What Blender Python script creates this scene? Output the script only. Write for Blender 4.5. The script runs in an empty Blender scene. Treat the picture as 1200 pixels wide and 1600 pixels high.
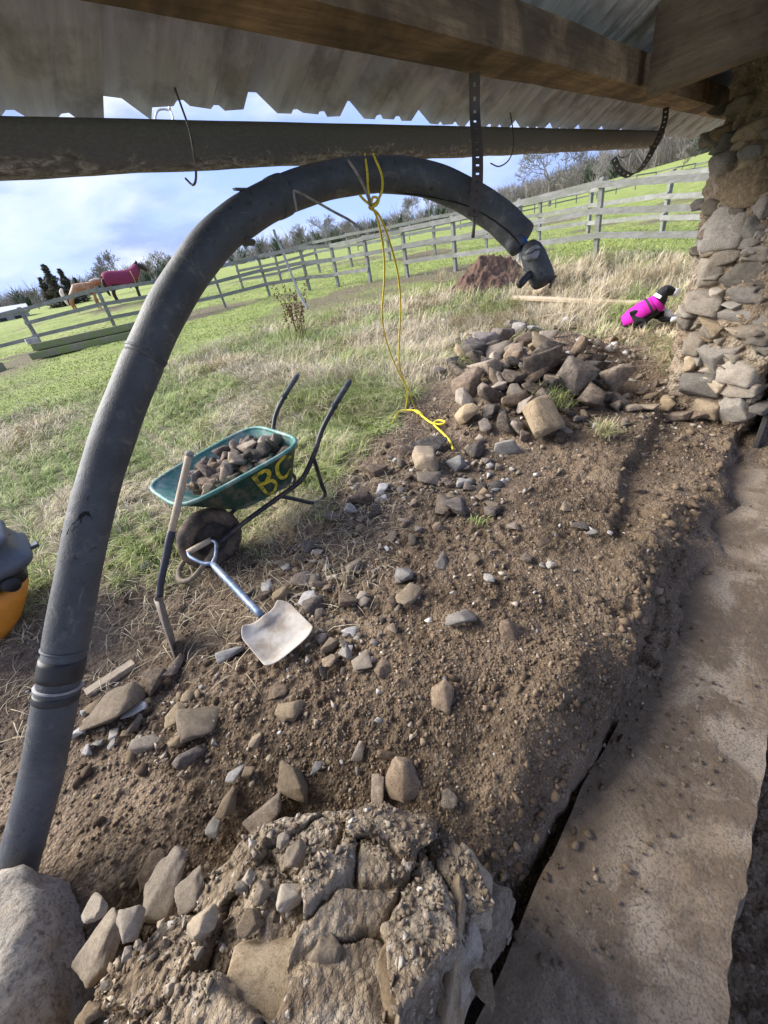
import bpy, bmesh, math, random
import numpy as np
from mathutils import Vector, Matrix
R = math.radians
random.seed(11)
sc = bpy.context.scene
COL = sc.collection

# ------------------------------------------------------------------ camera
F_PX, ROLL, PITCH, YAW = 600.0, R(11.5), R(31.4), R(40)
CAM = np.array([0, 0, 1.5])
_fw = np.array([math.sin(YAW)*math.cos(PITCH), math.cos(YAW)*math.cos(PITCH), -math.sin(PITCH)])
_rt = np.array([math.cos(YAW), -math.sin(YAW), 0])
_up = np.cross(_rt, _fw)
IX = math.cos(ROLL)*_rt - math.sin(ROLL)*_up
IU = math.sin(ROLL)*_rt + math.cos(ROLL)*_up
cam_d = bpy.data.cameras.new('camera')
cam = bpy.data.objects.new('camera', cam_d); COL.objects.link(cam)
m3 = Matrix((IX, IU, -_fw)).transposed()
cam.matrix_world = Matrix.Translation(CAM) @ m3.to_4x4()
cam_d.sensor_fit = 'VERTICAL'; cam_d.sensor_height = 36; cam_d.lens = 36*F_PX/1600
cam_d.clip_start = .02; cam_d.clip_end = 2000
sc.camera = cam

# ------------------------------------------------------------------ sky, sun, exposure
SUN_DIR = Vector((-.42, .70, .56)).normalized()      # towards the sun
world = bpy.data.worlds.new('World'); sc.world = world; world.use_nodes = True
nt = world.node_tree; nt.nodes.clear()
def wn(t, **kw):
    n = nt.nodes.new(t)
    for k, v in kw.items(): setattr(n, k, v)
    return n
sky = wn('ShaderNodeTexSky', sky_type='NISHITA', sun_disc=False)
sky.sun_elevation = math.asin(SUN_DIR.z); sky.sun_rotation = math.atan2(SUN_DIR.x, SUN_DIR.y)
sky.air_density = 1.0; sky.dust_density = .6; sky.ozone_density = 2.0
tc = wn('ShaderNodeTexCoord'); mp = wn('ShaderNodeMapping'); mp.inputs['Scale'].default_value = (1, 1, 3.0)
nt.links.new(tc.outputs['Generated'], mp.inputs[0])
n1 = wn('ShaderNodeTexNoise'); n1.inputs['Scale'].default_value = 2.1; n1.inputs['Detail'].default_value = 7; n1.inputs['Roughness'].default_value = .55; n1.inputs['Distortion'].default_value = .4
nt.links.new(mp.outputs[0], n1.inputs['Vector'])
rp = wn('ShaderNodeValToRGB'); rp.color_ramp.elements[0].position = .40; rp.color_ramp.elements[1].position = .60
nt.links.new(n1.outputs[0], rp.inputs[0])
n2 = wn('ShaderNodeTexNoise'); n2.inputs['Scale'].default_value = 4.5; n2.inputs['Detail'].default_value = 5
nt.links.new(mp.outputs[0], n2.inputs['Vector'])
rp2 = wn('ShaderNodeValToRGB')
rp2.color_ramp.elements[0].position = .42; rp2.color_ramp.elements[0].color = (1.25, 1.6, 2.85, 1)
rp2.color_ramp.elements[1].position = .58; rp2.color_ramp.elements[1].color = (2.65, 2.9, 3.55, 1)
nt.links.new(n2.outputs[0], rp2.inputs[0])
mx = wn('ShaderNodeMix', data_type='RGBA')
nt.links.new(rp.outputs[0], mx.inputs['Factor']); nt.links.new(rp2.outputs[0], mx.inputs[7])
hs = wn('ShaderNodeMix', data_type='RGBA', blend_type='MIX'); hs.inputs['Factor'].default_value = .88
hs.inputs[7].default_value = (1.25, 1.75, 3.6, 1)
nt.links.new(sky.outputs[0], hs.inputs[6]); nt.links.new(hs.outputs[2], mx.inputs[6])
bgn = wn('ShaderNodeBackground'); bgn.inputs['Strength'].default_value = .056
nt.links.new(mx.outputs[2], bgn.inputs[0])
wo = wn('ShaderNodeOutputWorld'); nt.links.new(bgn.outputs[0], wo.inputs[0])

sun_d = bpy.data.lights.new('sun', 'SUN'); sun_d.energy = 1.5; sun_d.angle = R(45); sun_d.color = (1, .95, .87)
sun = bpy.data.objects.new('sun', sun_d); COL.objects.link(sun)
sun.rotation_euler = (-SUN_DIR).to_track_quat('-Z', 'Y').to_euler(); sun.location = (0, 6, 12)
sc.view_settings.view_transform = 'Standard'; sc.view_settings.look = 'None'
sc.view_settings.exposure = 2.7; sc.view_settings.gamma = 1.0; sc.view_settings.use_curve_mapping = False
sc.render.engine = 'CYCLES'
sc.cycles.use_denoising = True
sc.render.filter_size = 1.15
sc.cycles.max_bounces = 7; sc.cycles.diffuse_bounces = 4; sc.cycles.transparent_max_bounces = 8

# ------------------------------------------------------------------ helpers
def ray(px, py):
    return IX*(px-600)/F_PX - IU*(py-800)/F_PX + _fw
def at_d(px, py, d): return CAM + d*ray(px, py)
def at_z(px, py, z):
    r = ray(px, py); return CAM + r*((z-CAM[2])/r[2])
def at_y(px, py, y):
    r = ray(px, py); return CAM + r*((y-CAM[1])/r[1])

def _hash(ix, iy, s):
    h = (ix.astype(np.int64)*374761393 + iy.astype(np.int64)*668265263 + s*1274126177) & 0xffffffff
    h = ((h ^ (h >> 13))*1274126177) & 0xffffffff
    return ((h ^ (h >> 16)) & 0xffff)/65535.0
def vnoise(x, y, s=0):
    x = np.asarray(x, float); y = np.asarray(y, float)
    ix = np.floor(x); iy = np.floor(y); fx = x-ix; fy = y-iy
    fx = fx*fx*fx*(fx*(fx*6-15)+10); fy = fy*fy*fy*(fy*(fy*6-15)+10)
    a = _hash(ix, iy, s); b = _hash(ix+1, iy, s); c = _hash(ix, iy+1, s); d = _hash(ix+1, iy+1, s)
    return (a*(1-fx)+b*fx)*(1-fy)+(c*(1-fx)+d*fx)*fy*1.0
def fbm(x, y, s=0, o=4, g=.5):
    t = 0; a = 1; n = 0
    for i in range(o):
        ca, sa = math.cos(i*1.1), math.sin(i*1.1)
        t = t + a*(vnoise((x*ca-y*sa)*2**i, (x*sa+y*ca)*2**i, s+i*17)-.5); n += a; a *= g
    return t/n*2
def sstep(a, b, x):
    t = np.clip((x-a)/(b-a), 0, 1); return t*t*(3-2*t)

def mesh(name, v, f, mat=None, parent=None, smooth=False, attrs=None, link=True):
    me = bpy.data.meshes.new(name)
    v = np.asarray(v, np.float32)
    if isinstance(f, np.ndarray):
        k = f.shape[1]; nf = len(f)
        me.vertices.add(len(v)); me.vertices.foreach_set('co', v.ravel())
        me.loops.add(nf*k); me.loops.foreach_set('vertex_index', f.ravel().astype(np.int32))
        me.polygons.add(nf); me.polygons.foreach_set('loop_start', np.arange(0, nf*k, k, dtype=np.int32))
        me.update(calc_edges=True)
    else:
        me.from_pydata([tuple(map(float, p)) for p in v], [], [tuple(int(i) for i in q) for q in f])
    if smooth:
        me.polygons.foreach_set('use_smooth', np.ones(len(me.polygons), bool))
    for an, (ty, arr) in (attrs or {}).items():
        a = me.attributes.new(an, ty, 'POINT')
        a.data.foreach_set('color' if ty == 'FLOAT_COLOR' else 'value', np.asarray(arr, np.float32).ravel())
    if mat: me.materials.append(mat)
    me.update()
    if not link: return me
    return obj(name, me, parent)
def obj(name, me, parent=None):
    o = bpy.data.objects.new(name, me); COL.objects.link(o)
    if parent is not None:
        o.parent = parent
        o.matrix_parent_inverse = parent.matrix_basis.inverted()
    return o
def tag(o, label=None, cat=None, group=None, kind=None):
    if label: o['label'] = label
    if cat: o['category'] = cat
    if group: o['group'] = group
    if kind: o['kind'] = kind
    return o
def empty(name, loc, label=None, cat=None, group=None):
    o = bpy.data.objects.new(name, None); COL.objects.link(o); o.location = [float(c) for c in loc]
    o.empty_display_size = .1
    return tag(o, label, cat, group)

class MB:
    """collects shapes into one mesh"""
    def __init__(s): s.v = []; s.f = []
    def add(s, v, f):
        n = len(s.v); s.v += [tuple(map(float, p)) for p in v]; s.f += [tuple(int(i)+n for i in q) for q in f]; return s
    def box(s, c, size, rot=None):
        hx, hy, hz = [d/2 for d in size]
        v = [Vector((x, y, z)) for x in (-hx, hx) for y in (-hy, hy) for z in (-hz, hz)]
        if rot is not None: v = [rot @ p for p in v]
        v = [p+Vector(c) for p in v]
        return s.add(v, [(0, 1, 3, 2), (4, 6, 7, 5), (0, 4, 5, 1), (2, 3, 7, 6), (0, 2, 6, 4), (1, 5, 7, 3)])
    def bar(s, a, b, w, h, up=(0, 0, 1), rough=0):
        a, b = Vector(a), Vector(b); d = (b-a).normalized(); u = Vector(up); sd = d.cross(u).normalized(); u = sd.cross(d)
        v = []
        for p in (a, b):
            for i, j in ((-1, -1), (1, -1), (1, 1), (-1, 1)):
                v.append(p+sd*(i*w/2+random.uniform(-rough, rough))+u*(j*h/2+random.uniform(-rough, rough)))
        return s.add(v, [(0, 1, 2, 3)[::-1], (4, 5, 6, 7), (0, 4, 5, 1)[::-1], (1, 5, 6, 2)[::-1], (2, 6, 7, 3)[::-1], (3, 7, 4, 0)[::-1]])
    def tube(s, pts, rad, seg=8, cap=True):
        pts = [Vector(p) for p in pts]; n = len(pts)
        if not hasattr(rad, '__len__'): rad = [rad]*n
        up = None; rings = []
        for i, p in enumerate(pts):
            d = (pts[min(i+1, n-1)]-pts[max(i-1, 0)]).normalized()
            if up is None:
                up = d.orthogonal().normalized()
            up = (up-d*up.dot(d)).normalized(); sd = d.cross(up)
            rings.append([p+(up*math.cos(t)+sd*math.sin(t))*rad[i] for t in [2*math.pi*k/seg for k in range(seg)]])
        v = [q for r in rings for q in r]; f = []
        for i in range(n-1):
            for k in range(seg):
                f.append((i*seg+k, i*seg+(k+1) % seg, (i+1)*seg+(k+1) % seg, (i+1)*seg+k))
        if cap:
            f.append(tuple(range(seg))[::-1]); f.append(tuple((n-1)*seg+k for k in range(seg)))
        return s.add(v, f)
    def build(s, name, mat, parent=None, smooth=False, bevel=0, seg=2, sub=0):
        o = mesh(name, s.v, s.f, mat, parent, smooth)
        if bevel:
            m = o.modifiers.new('bevel', 'BEVEL'); m.width = bevel; m.segments = seg; m.limit_method = 'ANGLE'; m.angle_limit = R(35)
        if sub:
            m = o.modifiers.new('sub', 'SUBSURF'); m.levels = sub; m.render_levels = sub
        return o
def spline(pts, n=8):
    P = [Vector(p) for p in pts]; P = [P[0]*2-P[1]]+P+[P[-1]*2-P[-2]]; out = []
    for i in range(1, len(P)-2):
        a, b, c, d = P[i-1], P[i], P[i+1], P[i+2]
        for k in range(n):
            t = k/n; out.append(.5*((2*b)+(c-a)*t+(2*a-5*b+4*c-d)*t*t+(3*b-a-3*c+d)*t**3))
    out.append(P[-2]); return out

# ------------------------------------------------------------------ materials
def mat(name, build, disp=False):
    m = bpy.data.materials.new(name); m.use_nodes = True
    n = m.node_tree.nodes; b = n['Principled BSDF']; b.inputs['Roughness'].default_value = .85
    b.inputs['Specular IOR Level'].default_value = .3
    build(NT(m.node_tree, b)); return m
class NT:
    def __init__(s, t, b): s.t = t; s.b = b
    def n(s, ty, **kw):
        x = s.t.nodes.new(ty)
        for k, v in kw.items(): setattr(x, k, v)
        return x
    def l(s, a, b): s.t.links.new(a, b)
    def coord(s, kind='Object', scale=(1, 1, 1)):
        c = s.n('ShaderNodeTexCoord'); m = s.n('ShaderNodeMapping'); m.inputs['Scale'].default_value = scale
        s.l(c.outputs[kind], m.inputs[0]); return m.outputs[0]
    def wcoord(s, scale=(1, 1, 1)):
        c = s.n('ShaderNodeNewGeometry'); m = s.n('ShaderNodeMapping'); m.inputs['Scale'].default_value = scale
        s.l(c.outputs['Position'], m.inputs[0]); return m.outputs[0]
    def noise(s, vec, scale, detail=5, rough=.55, dist=0):
        x = s.n('ShaderNodeTexNoise'); x.inputs['Scale'].default_value = scale; x.inputs['Detail'].default_value = detail
        x.inputs['Roughness'].default_value = rough; x.inputs['Distortion'].default_value = dist
        if vec is not None: s.l(vec, x.inputs['Vector'])
        return x.outputs[0]
    def voro(s, vec, scale, feature='F1', out='Distance'):
        x = s.n('ShaderNodeTexVoronoi', feature=feature); x.inputs['Scale'].default_value = scale; s.l(vec, x.inputs['Vector']); return x.outputs[out]
    def ramp(s, fac, stops, interp='LINEAR'):
        r = s.n('ShaderNodeValToRGB'); e = r.color_ramp.elements; r.color_ramp.interpolation = interp
        while len(e) < len(stops): e.new(.5)
        for el, (p, c) in zip(e, stops):
            el.position = p; el.color = (*c, 1) if hasattr(c, '__len__') else (c, c, c, 1)
        s.l(fac, r.inputs[0]); return r.outputs[0]
    def mix(s, fac, a, b, mode='MIX'):
        x = s.n('ShaderNodeMix', data_type='RGBA', blend_type=mode)
        for v, i in ((fac, 0), (a, 6), (b, 7)):
            if hasattr(v, 'is_linked'): s.l(v, x.inputs[i])
            elif hasattr(v, '__len__'): x.inputs[i].default_value = (*v, 1)
            else: x.inputs[i].default_value = v
        return x.outputs[2]
    def math(s, op, a, b=0.0, clamp=False):
        x = s.n('ShaderNodeMath', operation=op); x.use_clamp = clamp
        for v, i in ((a, 0), (b, 1)):
            if hasattr(v, 'is_linked'): s.l(v, x.inputs[i])
            else: x.inputs[i].default_value = v
        return x.outputs[0]
    def attr(s, name, out='Color'):
        a = s.n('ShaderNodeAttribute'); a.attribute_name = name; return a.outputs[out]
    def rnd(s): return s.n('ShaderNodeObjectInfo').outputs['Random']
    def col(s, c):
        if hasattr(c, 'is_linked'): s.l(c, s.b.inputs['Base Color'])
        else: s.b.inputs['Base Color'].default_value = (*c, 1)
    def rough(s, c):
        if hasattr(c, 'is_linked'): s.l(c, s.b.inputs['Roughness'])
        else: s.b.inputs['Roughness'].default_value = c
    def bump(s, h, strength=.4, dist=.01, prev=None):
        x = s.n('ShaderNodeBump'); x.inputs['Strength'].default_value = strength; x.inputs['Distance'].default_value = dist
        s.l(h, x.inputs['Height'])
        if prev is not None: s.l(prev, x.inputs['Normal'])
        s.l(x.outputs[0], s.b.inputs['Normal']); return x.outputs[0]

def m_ground(t):
    p = t.wcoord()
    d1 = t.noise(p, 2.4, 7, .65, .5); d2 = t.noise(p, 30, 6, .75); d3 = t.noise(p, 150, 4, .7)
    dirt = t.ramp(d1, [(.36, (.088, .061, .039)), (.46, (.165, .117, .076)), (.56, (.235, .17, .113)), (.68, (.32, .238, .162))])
    dirt = t.mix(t.ramp(d2, [(.48, 0), (.72, .8)]), dirt, (.37, .28, .19))
    dirt = t.mix(t.ramp(d3, [(.36, .75), (.52, 0)]), dirt, (.082, .056, .036))
    vo = t.voro(p, 120, out='Color'); sp = t.ramp(vo, [(.84, 0), (.88, 1)])
    dirt = t.mix(t.math('MULTIPLY', sp, .6), dirt, (.40, .33, .255))
    v1 = t.voro(p, 34); v2 = t.voro(p, 95)
    s1 = t.noise(p, 1.7, 5, .6); s2 = t.noise(p, 60, 4, .7)
    thatch = t.ramp(s1, [(.34, (.15, .165, .06)), (.5, (.25, .235, .115)), (.68, (.33, .27, .17))])
    thatch = t.mix(t.ramp(s2, [(.35, .6), (.6, 0)]), thatch, (.10, .085, .045))
    g1 = t.noise(p, .9, 6, .65); g2 = t.noise(p, 7, 5, .7)
    gp = t.wcoord((1, 1, .2)); g3 = t.noise(gp, 22, 4, .7)
    field = t.ramp(g1, [(.3, (.21, .27, .055)), (.5, (.29, .36, .085)), (.7, (.38, .41, .13))])
    field = t.mix(t.ramp(g2, [(.34, .9), (.52, 0)]), field, (.15, .145, .055))
    field = t.mix(t.ramp(g3, [(.30, .55), (.52, 0)]), field, (.12, .14, .035))
    mask = t.n('ShaderNodeSeparateColor'); t.l(t.attr('mask'), mask.inputs[0])
    c = t.mix(mask.outputs[0], dirt, thatch)
    c = t.mix(mask.outputs[1], c, field)
    mud = t.ramp(d2, [(.3, (.10, .072, .05)), (.7, (.19, .14, .10))])
    c = t.mix(mask.outputs[2], c, mud)
    t.col(c); t.rough(.95)
    h = t.math('ADD', t.math('MULTIPLY', d2, 1.0), t.math('MULTIPLY', d3, .6))
    h = t.math('SUBTRACT', h, t.math('MULTIPLY', v1, 1.1)); h = t.math('SUBTRACT', h, t.math('MULTIPLY', v2, .7))
    t.bump(h, .85, .022)
M = {}
M['ground'] = mat('soil_and_grass', m_ground)

def m_concrete(t):
    p = t.wcoord()
    a = t.noise(p, 2.6, 6, .6, .4); b = t.noise(p, 26, 6, .7); c = t.noise(p, 160, 3, .6)
    col = t.ramp(a, [(.36, (.22, .165, .112)), (.5, (.30, .235, .168)), (.62, (.375, .305, .23))])
    dm = t.math('MULTIPLY', t.ramp(t.noise(p, 3.2, 6, .65, .8), [(.44, 0), (.56, 1)]), t.ramp(b, [(.38, .3), (.50, 1)]))
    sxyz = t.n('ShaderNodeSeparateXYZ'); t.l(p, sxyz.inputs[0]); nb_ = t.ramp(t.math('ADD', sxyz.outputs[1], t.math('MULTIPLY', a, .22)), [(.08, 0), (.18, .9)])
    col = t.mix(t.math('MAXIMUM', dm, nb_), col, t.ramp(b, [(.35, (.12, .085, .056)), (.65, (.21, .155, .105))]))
    col = t.mix(t.ramp(c, [(.38, .7), (.52, 0)]), col, (.12, .092, .068))
    col = t.mix(t.ramp(t.voro(p, 90, out='Color'), [(.86, 0), (.90, .4)]), col, (.12, .09, .066))
    col = t.mix(t.ramp(t.voro(p, 150, out='Color'), [(.92, 0), (.95, .35)]), col, (.42, .37, .30))
    t.col(col); t.rough(.9)
    t.bump(t.math('ADD', b, t.math('MULTIPLY', dm, .6)), .6, .008)
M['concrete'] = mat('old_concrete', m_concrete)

def rock_mat(name, lo, mid, hi, dust=(.33, .26, .19), dusty=.5, sc_=1.0):
    def f(t):
        oi = t.n('ShaderNodeObjectInfo'); p0 = t.coord('Object')
        v = t.n('ShaderNodeVectorMath', operation='ADD')
        cb = t.n('ShaderNodeCombineXYZ'); r7 = t.math('MULTIPLY', oi.outputs['Random'], 37.0)
        for i in range(3): t.l(r7, cb.inputs[i])
        t.l(p0, v.inputs[0]); t.l(cb.outputs[0], v.inputs[1]); p = v.outputs[0]
        a = t.noise(p, 2.2*sc_, 6, .62, .6); b = t.noise(p, 14*sc_, 6, .7); c = t.noise(p, 60*sc_, 3, .6)
        fac = t.math('ADD', t.math('MULTIPLY', a, .75), t.math('MULTIPLY', oi.outputs['Random'], .32))
        col = t.ramp(fac, [(.38, lo), (.58, mid), (.82, hi)])
        col = t.mix(t.ramp(b, [(.36, .8), (.54, 0)]), col, tuple(x*.55 for x in lo))
        col = t.mix(t.ramp(c, [(.52, 0), (.68, .45)]), col, tuple(min(1, x*1.25) for x in hi))
        col = t.mix(t.math('MULTIPLY', t.ramp(t.noise(p, 4*sc_, 5, .65), [(.45, 0), (.62, 1)]), dusty), col, dust)
        hs_ = t.n('ShaderNodeHueSaturation'); wn_ = t.n('ShaderNodeTexWhiteNoise', noise_dimensions='1D'); t.l(r7, wn_.inputs['W'])
        t.l(t.math('ADD', t.math('MULTIPLY', wn_.outputs[0], .55), .72), hs_.inputs['Saturation']); t.l(t.math('ADD', t.math('MULTIPLY', oi.outputs['Random'], .5), .72), hs_.inputs['Value']); t.l(col, hs_.inputs['Color']); col = hs_.outputs[0]
        t.col(col); t.rough(.92)
        t.bump(t.math('ADD', b, t.math('MULTIPLY', c, .5)), .5, .022)
    return mat(name, f)
M['rock'] = rock_mat('brown_stone', (.085, .066, .052), (.185, .142, .110), (.34, .275, .21))
M['rock_dark'] = rock_mat('dark_stone', (.05, .045, .042), (.11, .095, .082), (.20, .165, .13), dusty=.3)
M['rock_tan'] = rock_mat('tan_stone', (.20, .155, .105), (.32, .255, .18), (.42, .35, .26))
M['rock_pale'] = rock_mat('pale_limestone', (.30, .28, .255), (.46, .44, .41), (.62, .60, .57), dusty=.35)
M['wall_dusty'] = rock_mat('dusty_wall_stone', (.20, .152, .105), (.33, .263, .19), (.50, .425, .325), dust=(.43, .35, .26), dusty=.6, sc_=2.2)
M['wall_rock'] = rock_mat('wall_stone', (.15, .13, .108), (.27, .24, .205), (.40, .37, .325), dusty=.35, sc_=1.6)

def m_mortar(t):
    p = t.wcoord()
    a = t.noise(p, 5, 6, .65, .5); b = t.noise(p, 40, 5, .7); c = t.noise(p, 170, 3, .6)
    col = t.ramp(a, [(.34, (.17, .122, .08)), (.48, (.31, .24, .168)), (.66, (.48, .40, .305))])
    col = t.mix(t.ramp(b, [(.34, .6), (.52, 0)]), col, (.12, .09, .065))
    col = t.mix(t.ramp(t.voro(p, 130, out='Color'), [(.86, 0), (.9, .8)]), col, (.52, .47, .40))
    t.col(col); t.rough(.95); v1 = t.voro(p, 60); t.bump(t.math('SUBTRACT', t.math('ADD', b, t.math('MULTIPLY', c, .6)), t.math('MULTIPLY', v1, .9)), .9, .022)
M['mortar'] = mat('lime_mortar', m_mortar)

def m_clod(t):
    c = t.attr('tint'); t.col(c); t.rough(.95)
    t.bump(t.noise(t.wcoord(), 160, 3, .6), .5, .01)
M['clod'] = mat('soil_crumb', m_clod)
def m_blade(t):
    t.col(t.attr('tint')); t.rough(.7)
    t.b.inputs['Specular IOR Level'].default_value = .15
    t.b.inputs['Transmission Weight'].default_value = 0
M['blade'] = mat('grass_blade', m_blade)

def m_wood(lo, hi, along=(1, 12, 12), stain=.6, dk=(.05, .035, .025), scale=3):
    def f(t):
        p = t.coord('Object', along); q = t.wcoord()
        a = t.noise(p, scale, 6, .65, .7); b = t.noise(q, 3.0, 5, .6, .5); c = t.noise(p, scale*7, 4, .6)
        col = t.ramp(a, [(.3, lo), (.7, hi)])
        col = t.mix(t.math('MULTIPLY', t.ramp(b, [(.42, 1), (.62, 0)]), stain), col, dk)
        col = t.mix(t.ramp(c, [(.3, .5), (.45, 0)]), col, tuple(x*.5 for x in lo))
        t.col(col); t.rough(.85); t.bump(t.math('ADD', a, c), .5, .006)
    return f
M['beam'] = mat('old_timber', m_wood((.23, .155, .09), (.50, .36, .215), (1.2, 14, 14), .75))
M['tie'] = mat('dark_timber', m_wood((.18, .14, .10), (.32, .255, .185), (12, 1.2, 12)))
M['plank'] = mat('new_plank', m_wood((.55, .42, .27), (.72, .58, .40), (1, 14, 14), .15, (.35, .25, .15)))
M['fence'] = mat('weathered_rail', m_wood((.17, .17, .16), (.32, .32, .31), (2, 2, 10), .55, (.15, .16, .11)))
M['sleeper'] = mat('mossy_sleeper', m_wood((.16, .14, .11), (.28, .26, .2), (1, 10, 10), .7, (.17, .22, .06)))
M['shaft'] = mat('ash_shaft', m_wood((.42, .33, .23), (.60, .50, .37), (10, 10, 1), .25, (.26, .2, .14)))

def m_sheet(t):
    p = t.coord('Object', (9, .8, 2)); q = t.coord('Object')
    a = t.noise(p, 2.2, 6, .65, .3); b = t.noise(q, 6, 6, .65); c = t.noise(q, 90, 3, .6)
    col = t.ramp(a, [(.34, (.46, .485, .52)), (.5, (.57, .60, .64)), (.66, (.68, .715, .76))])
    col = t.mix(t.ramp(b, [(.38, .6), (.54, 0)]), col, (.20, .19, .18))
    t.col(col); t.rough(.9); t.bump(t.math('ADD', c, a), .3, .004)
M['sheet'] = mat('fibre_cement_sheet', m_sheet)
def m_gutter(t):
    q = t.wcoord((1.4, 3, 3))
    b = t.noise(q, 5, 7, .7, .9); c = t.noise(q, 60, 4, .7)
    col = t.ramp(c, [(.3, (.12, .113, .11)), (.7, (.17, .163, .158))])
    lo = t.math('ADD', b, t.math('MULTIPLY', t.attr('low', 'Fac'), .34))
    dirt = t.ramp(lo, [(.70, 0), (.78, 1)])
    col = t.mix(t.math('MULTIPLY', dirt, .85), col, t.ramp(t.noise(q, 22, 6, .75, .6), [(.40, (.09, .075, .062)), (.52, (.26, .23, .20)), (.62, (.46, .43, .39))]))
    t.col(col); t.rough(.6); t.bump(c, .2, .004)
M['gutter'] = mat('grey_gutter', m_gutter)
def m_foam(t):
    q = t.wcoord(); b = t.noise(q, 7, 6, .65); c = t.noise(q, 260, 3, .6)
    col = t.ramp(b, [(.35, (.050, .054, .062)), (.65, (.085, .092, .105))])
    col = t.mix(t.ramp(t.noise(q, 45, 4, .7), [(.30, .9), (.40, 0)]), col, (.02, .02, .02))
    col = t.mix(t.ramp(t.noise(q, 12, 7, .75, 1.2), [(.54, 0), (.66, .6)]), col, (.20, .18, .155))
    col = t.mix(t.ramp(c, [(.6, 0), (.8, .25)]), col, (.4, .4, .41))
    t.col(col); t.rough(.58); t.b.inputs['Specular IOR Level'].default_value = .45; t.bump(t.math('ADD', t.math('MULTIPLY', b, 2.0), t.math('MULTIPLY', c, .5)), .5, .006)
M['foam'] = mat('grey_foam_lagging', m_foam)
def simple(name, c, r=.6, metal=0, var=.25, scale=30, bump=.1, dirt=None, dirtamt=.5, dscale=9):
    def f(t):
        q = t.coord('Object'); n = t.noise(q, scale, 5, .65)
        col = t.ramp(n, [(.3, tuple(x*(1-var) for x in c)), (.7, tuple(min(1, x*(1+var)) for x in c))])
        if dirt: col = t.mix(t.math('MULTIPLY', t.ramp(t.noise(q, dscale, 6, .7), [(.46, 0), (.6, 1)]), dirtamt), col, dirt)
        t.col(col); t.rough(r); t.b.inputs['Metallic'].default_value = metal
        if bump: t.bump(n, bump, .004)
    return mat(name, f)
M['tape'] = simple('black_tape', (.035, .035, .037), .45)
M['tape_grey'] = simple('grey_tape', (.30, .30, .31), .5)
M['blue'] = simple('blue_water_pipe', (.02, .13, .42), .4)
M['black'] = simple('black_plastic', (.025, .025, .027), .5)
M['split_shade'] = simple('painted_gap_shade', (.02, .02, .02), .9)  # near black colour painted as shade inside the foam splits
M['rope'] = simple('yellow_rope', (.70, .55, .04), .7, var=.35, scale=90)
M['twine'] = simple('white_twine', (.85, .84, .82), .8)
M['twine_dirty'] = simple('dirty_twine', (.34, .30, .26), .8, dirt=(.06, .05, .04), dirtamt=.9)
M['strap'] = simple('perforated_strap', (.10, .095, .09), .6, .3, dirt=(.16, .1, .07))
M['strap_clean'] = simple('galvanised_strap', (.45, .47, .50), .4, .6)
M['wire'] = simple('rusty_wire', (.16, .13, .10), .5, .6)
M['wire_bright'] = simple('bright_wire', (.55, .55, .55), .4, .7)
M['tray_out'] = simple('dark_green_paint', (.014, .055, .038), .45, dirt=(.15, .125, .085), dirtamt=.7, dscale=12)
M['tray_in'] = simple('worn_teal_paint', (.075, .20, .17), .5, dirt=(.30, .33, .29), dirtamt=.8, dscale=11)
M['bcpaint'] = simple('yellow_spray_paint', (.60, .50, .05), .6, var=.3, dirt=(.05, .075, .035), dirtamt=.85, dscale=16)
M['frame'] = simple('black_tube', (.03, .033, .037), .4, dirt=(.16, .125, .09), dirtamt=.5)
M['frame_mud'] = simple('muddy_tube', (.22, .18, .13), .9, dirt=(.09, .07, .05))
M['grip'] = simple('black_grip', (.04, .045, .05), .6, dirt=(.2, .19, .18), dirtamt=.3)
M['tyre'] = simple('muddy_tyre', (.05, .042, .036), .9, dirt=(.20, .15, .105), dirtamt=.9, dscale=5, bump=.5)
M['hub'] = simple('wheel_hub', (.03, .03, .03), .7, dirt=(.12, .09, .065))
M['steel_blue'] = simple('blue_painted_steel', (.13, .19, .30), .45, .3, dirt=(.36, .37, .39), dirtamt=.6, dscale=25)
M['blade_dust'] = simple('dusty_blade', (.56, .51, .44), .7, .1, var=.12, dirt=(.33, .26, .185), dirtamt=.8, dscale=6)
M['steel_old'] = simple('old_steel', (.28, .25, .21), .7, .3, dirt=(.2, .14, .1), dirtamt=.7)
M['steel_dark'] = simple('dark_steel', (.05, .05, .06), .45, .3)
M['machine_grey'] = simple('dark_grey_casing', (.075, .085, .105), .5, var=.12, dirt=(.2, .18, .16), dirtamt=.2)
M['machine_orange'] = simple('orange_casing', (.62, .24, .03), .45, var=.12, dirt=(.3, .16, .05), dirtamt=.3)
M['dog_black'] = simple('black_fur', (.018, .018, .02), .8, bump=.4, scale=60)
M['dog_white'] = simple('white_fur', (.75, .76, .78), .8, bump=.3, scale=60)
M['dog_coat'] = simple('magenta_dog_coat', (.52, .015, .35), .75, var=.2, scale=9, bump=.5)
M['pony'] = simple('chestnut_coat', (.36, .15, .055), .7, dirt=(.60, .48, .36), dirtamt=.6, dscale=1.4)
M['pony_white'] = simple('flaxen_hair', (.75, .66, .55), .8)
M['horse'] = simple('dark_bay_coat', (.045, .028, .025), .7)
M['rug'] = simple('maroon_rug', (.22, .03, .07), .8, var=.12)
M['rug_trim'] = simple('yellow_strap', (.6, .42, .12), .7)
def m_bark(t):
    p = t.wcoord((1, 1, .4)); a = t.noise(p, 4, 5, .6)
    t.col(t.ramp(a, [(.3, (.16, .145, .13)), (.7, (.27, .25, .225))])); t.rough(.95)
M['bark'] = mat('bare_bark', m_bark)
M['wood_far'] = mat('winter_twigs', lambda t: (t.col(t.attr('tint')), t.rough(.95)))
M['needles'] = mat('needles', lambda t: (t.col(t.attr('tint')), t.rough(.9)))
M['dock'] = simple('dead_dock', (.17, .085, .055), .9)
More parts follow.
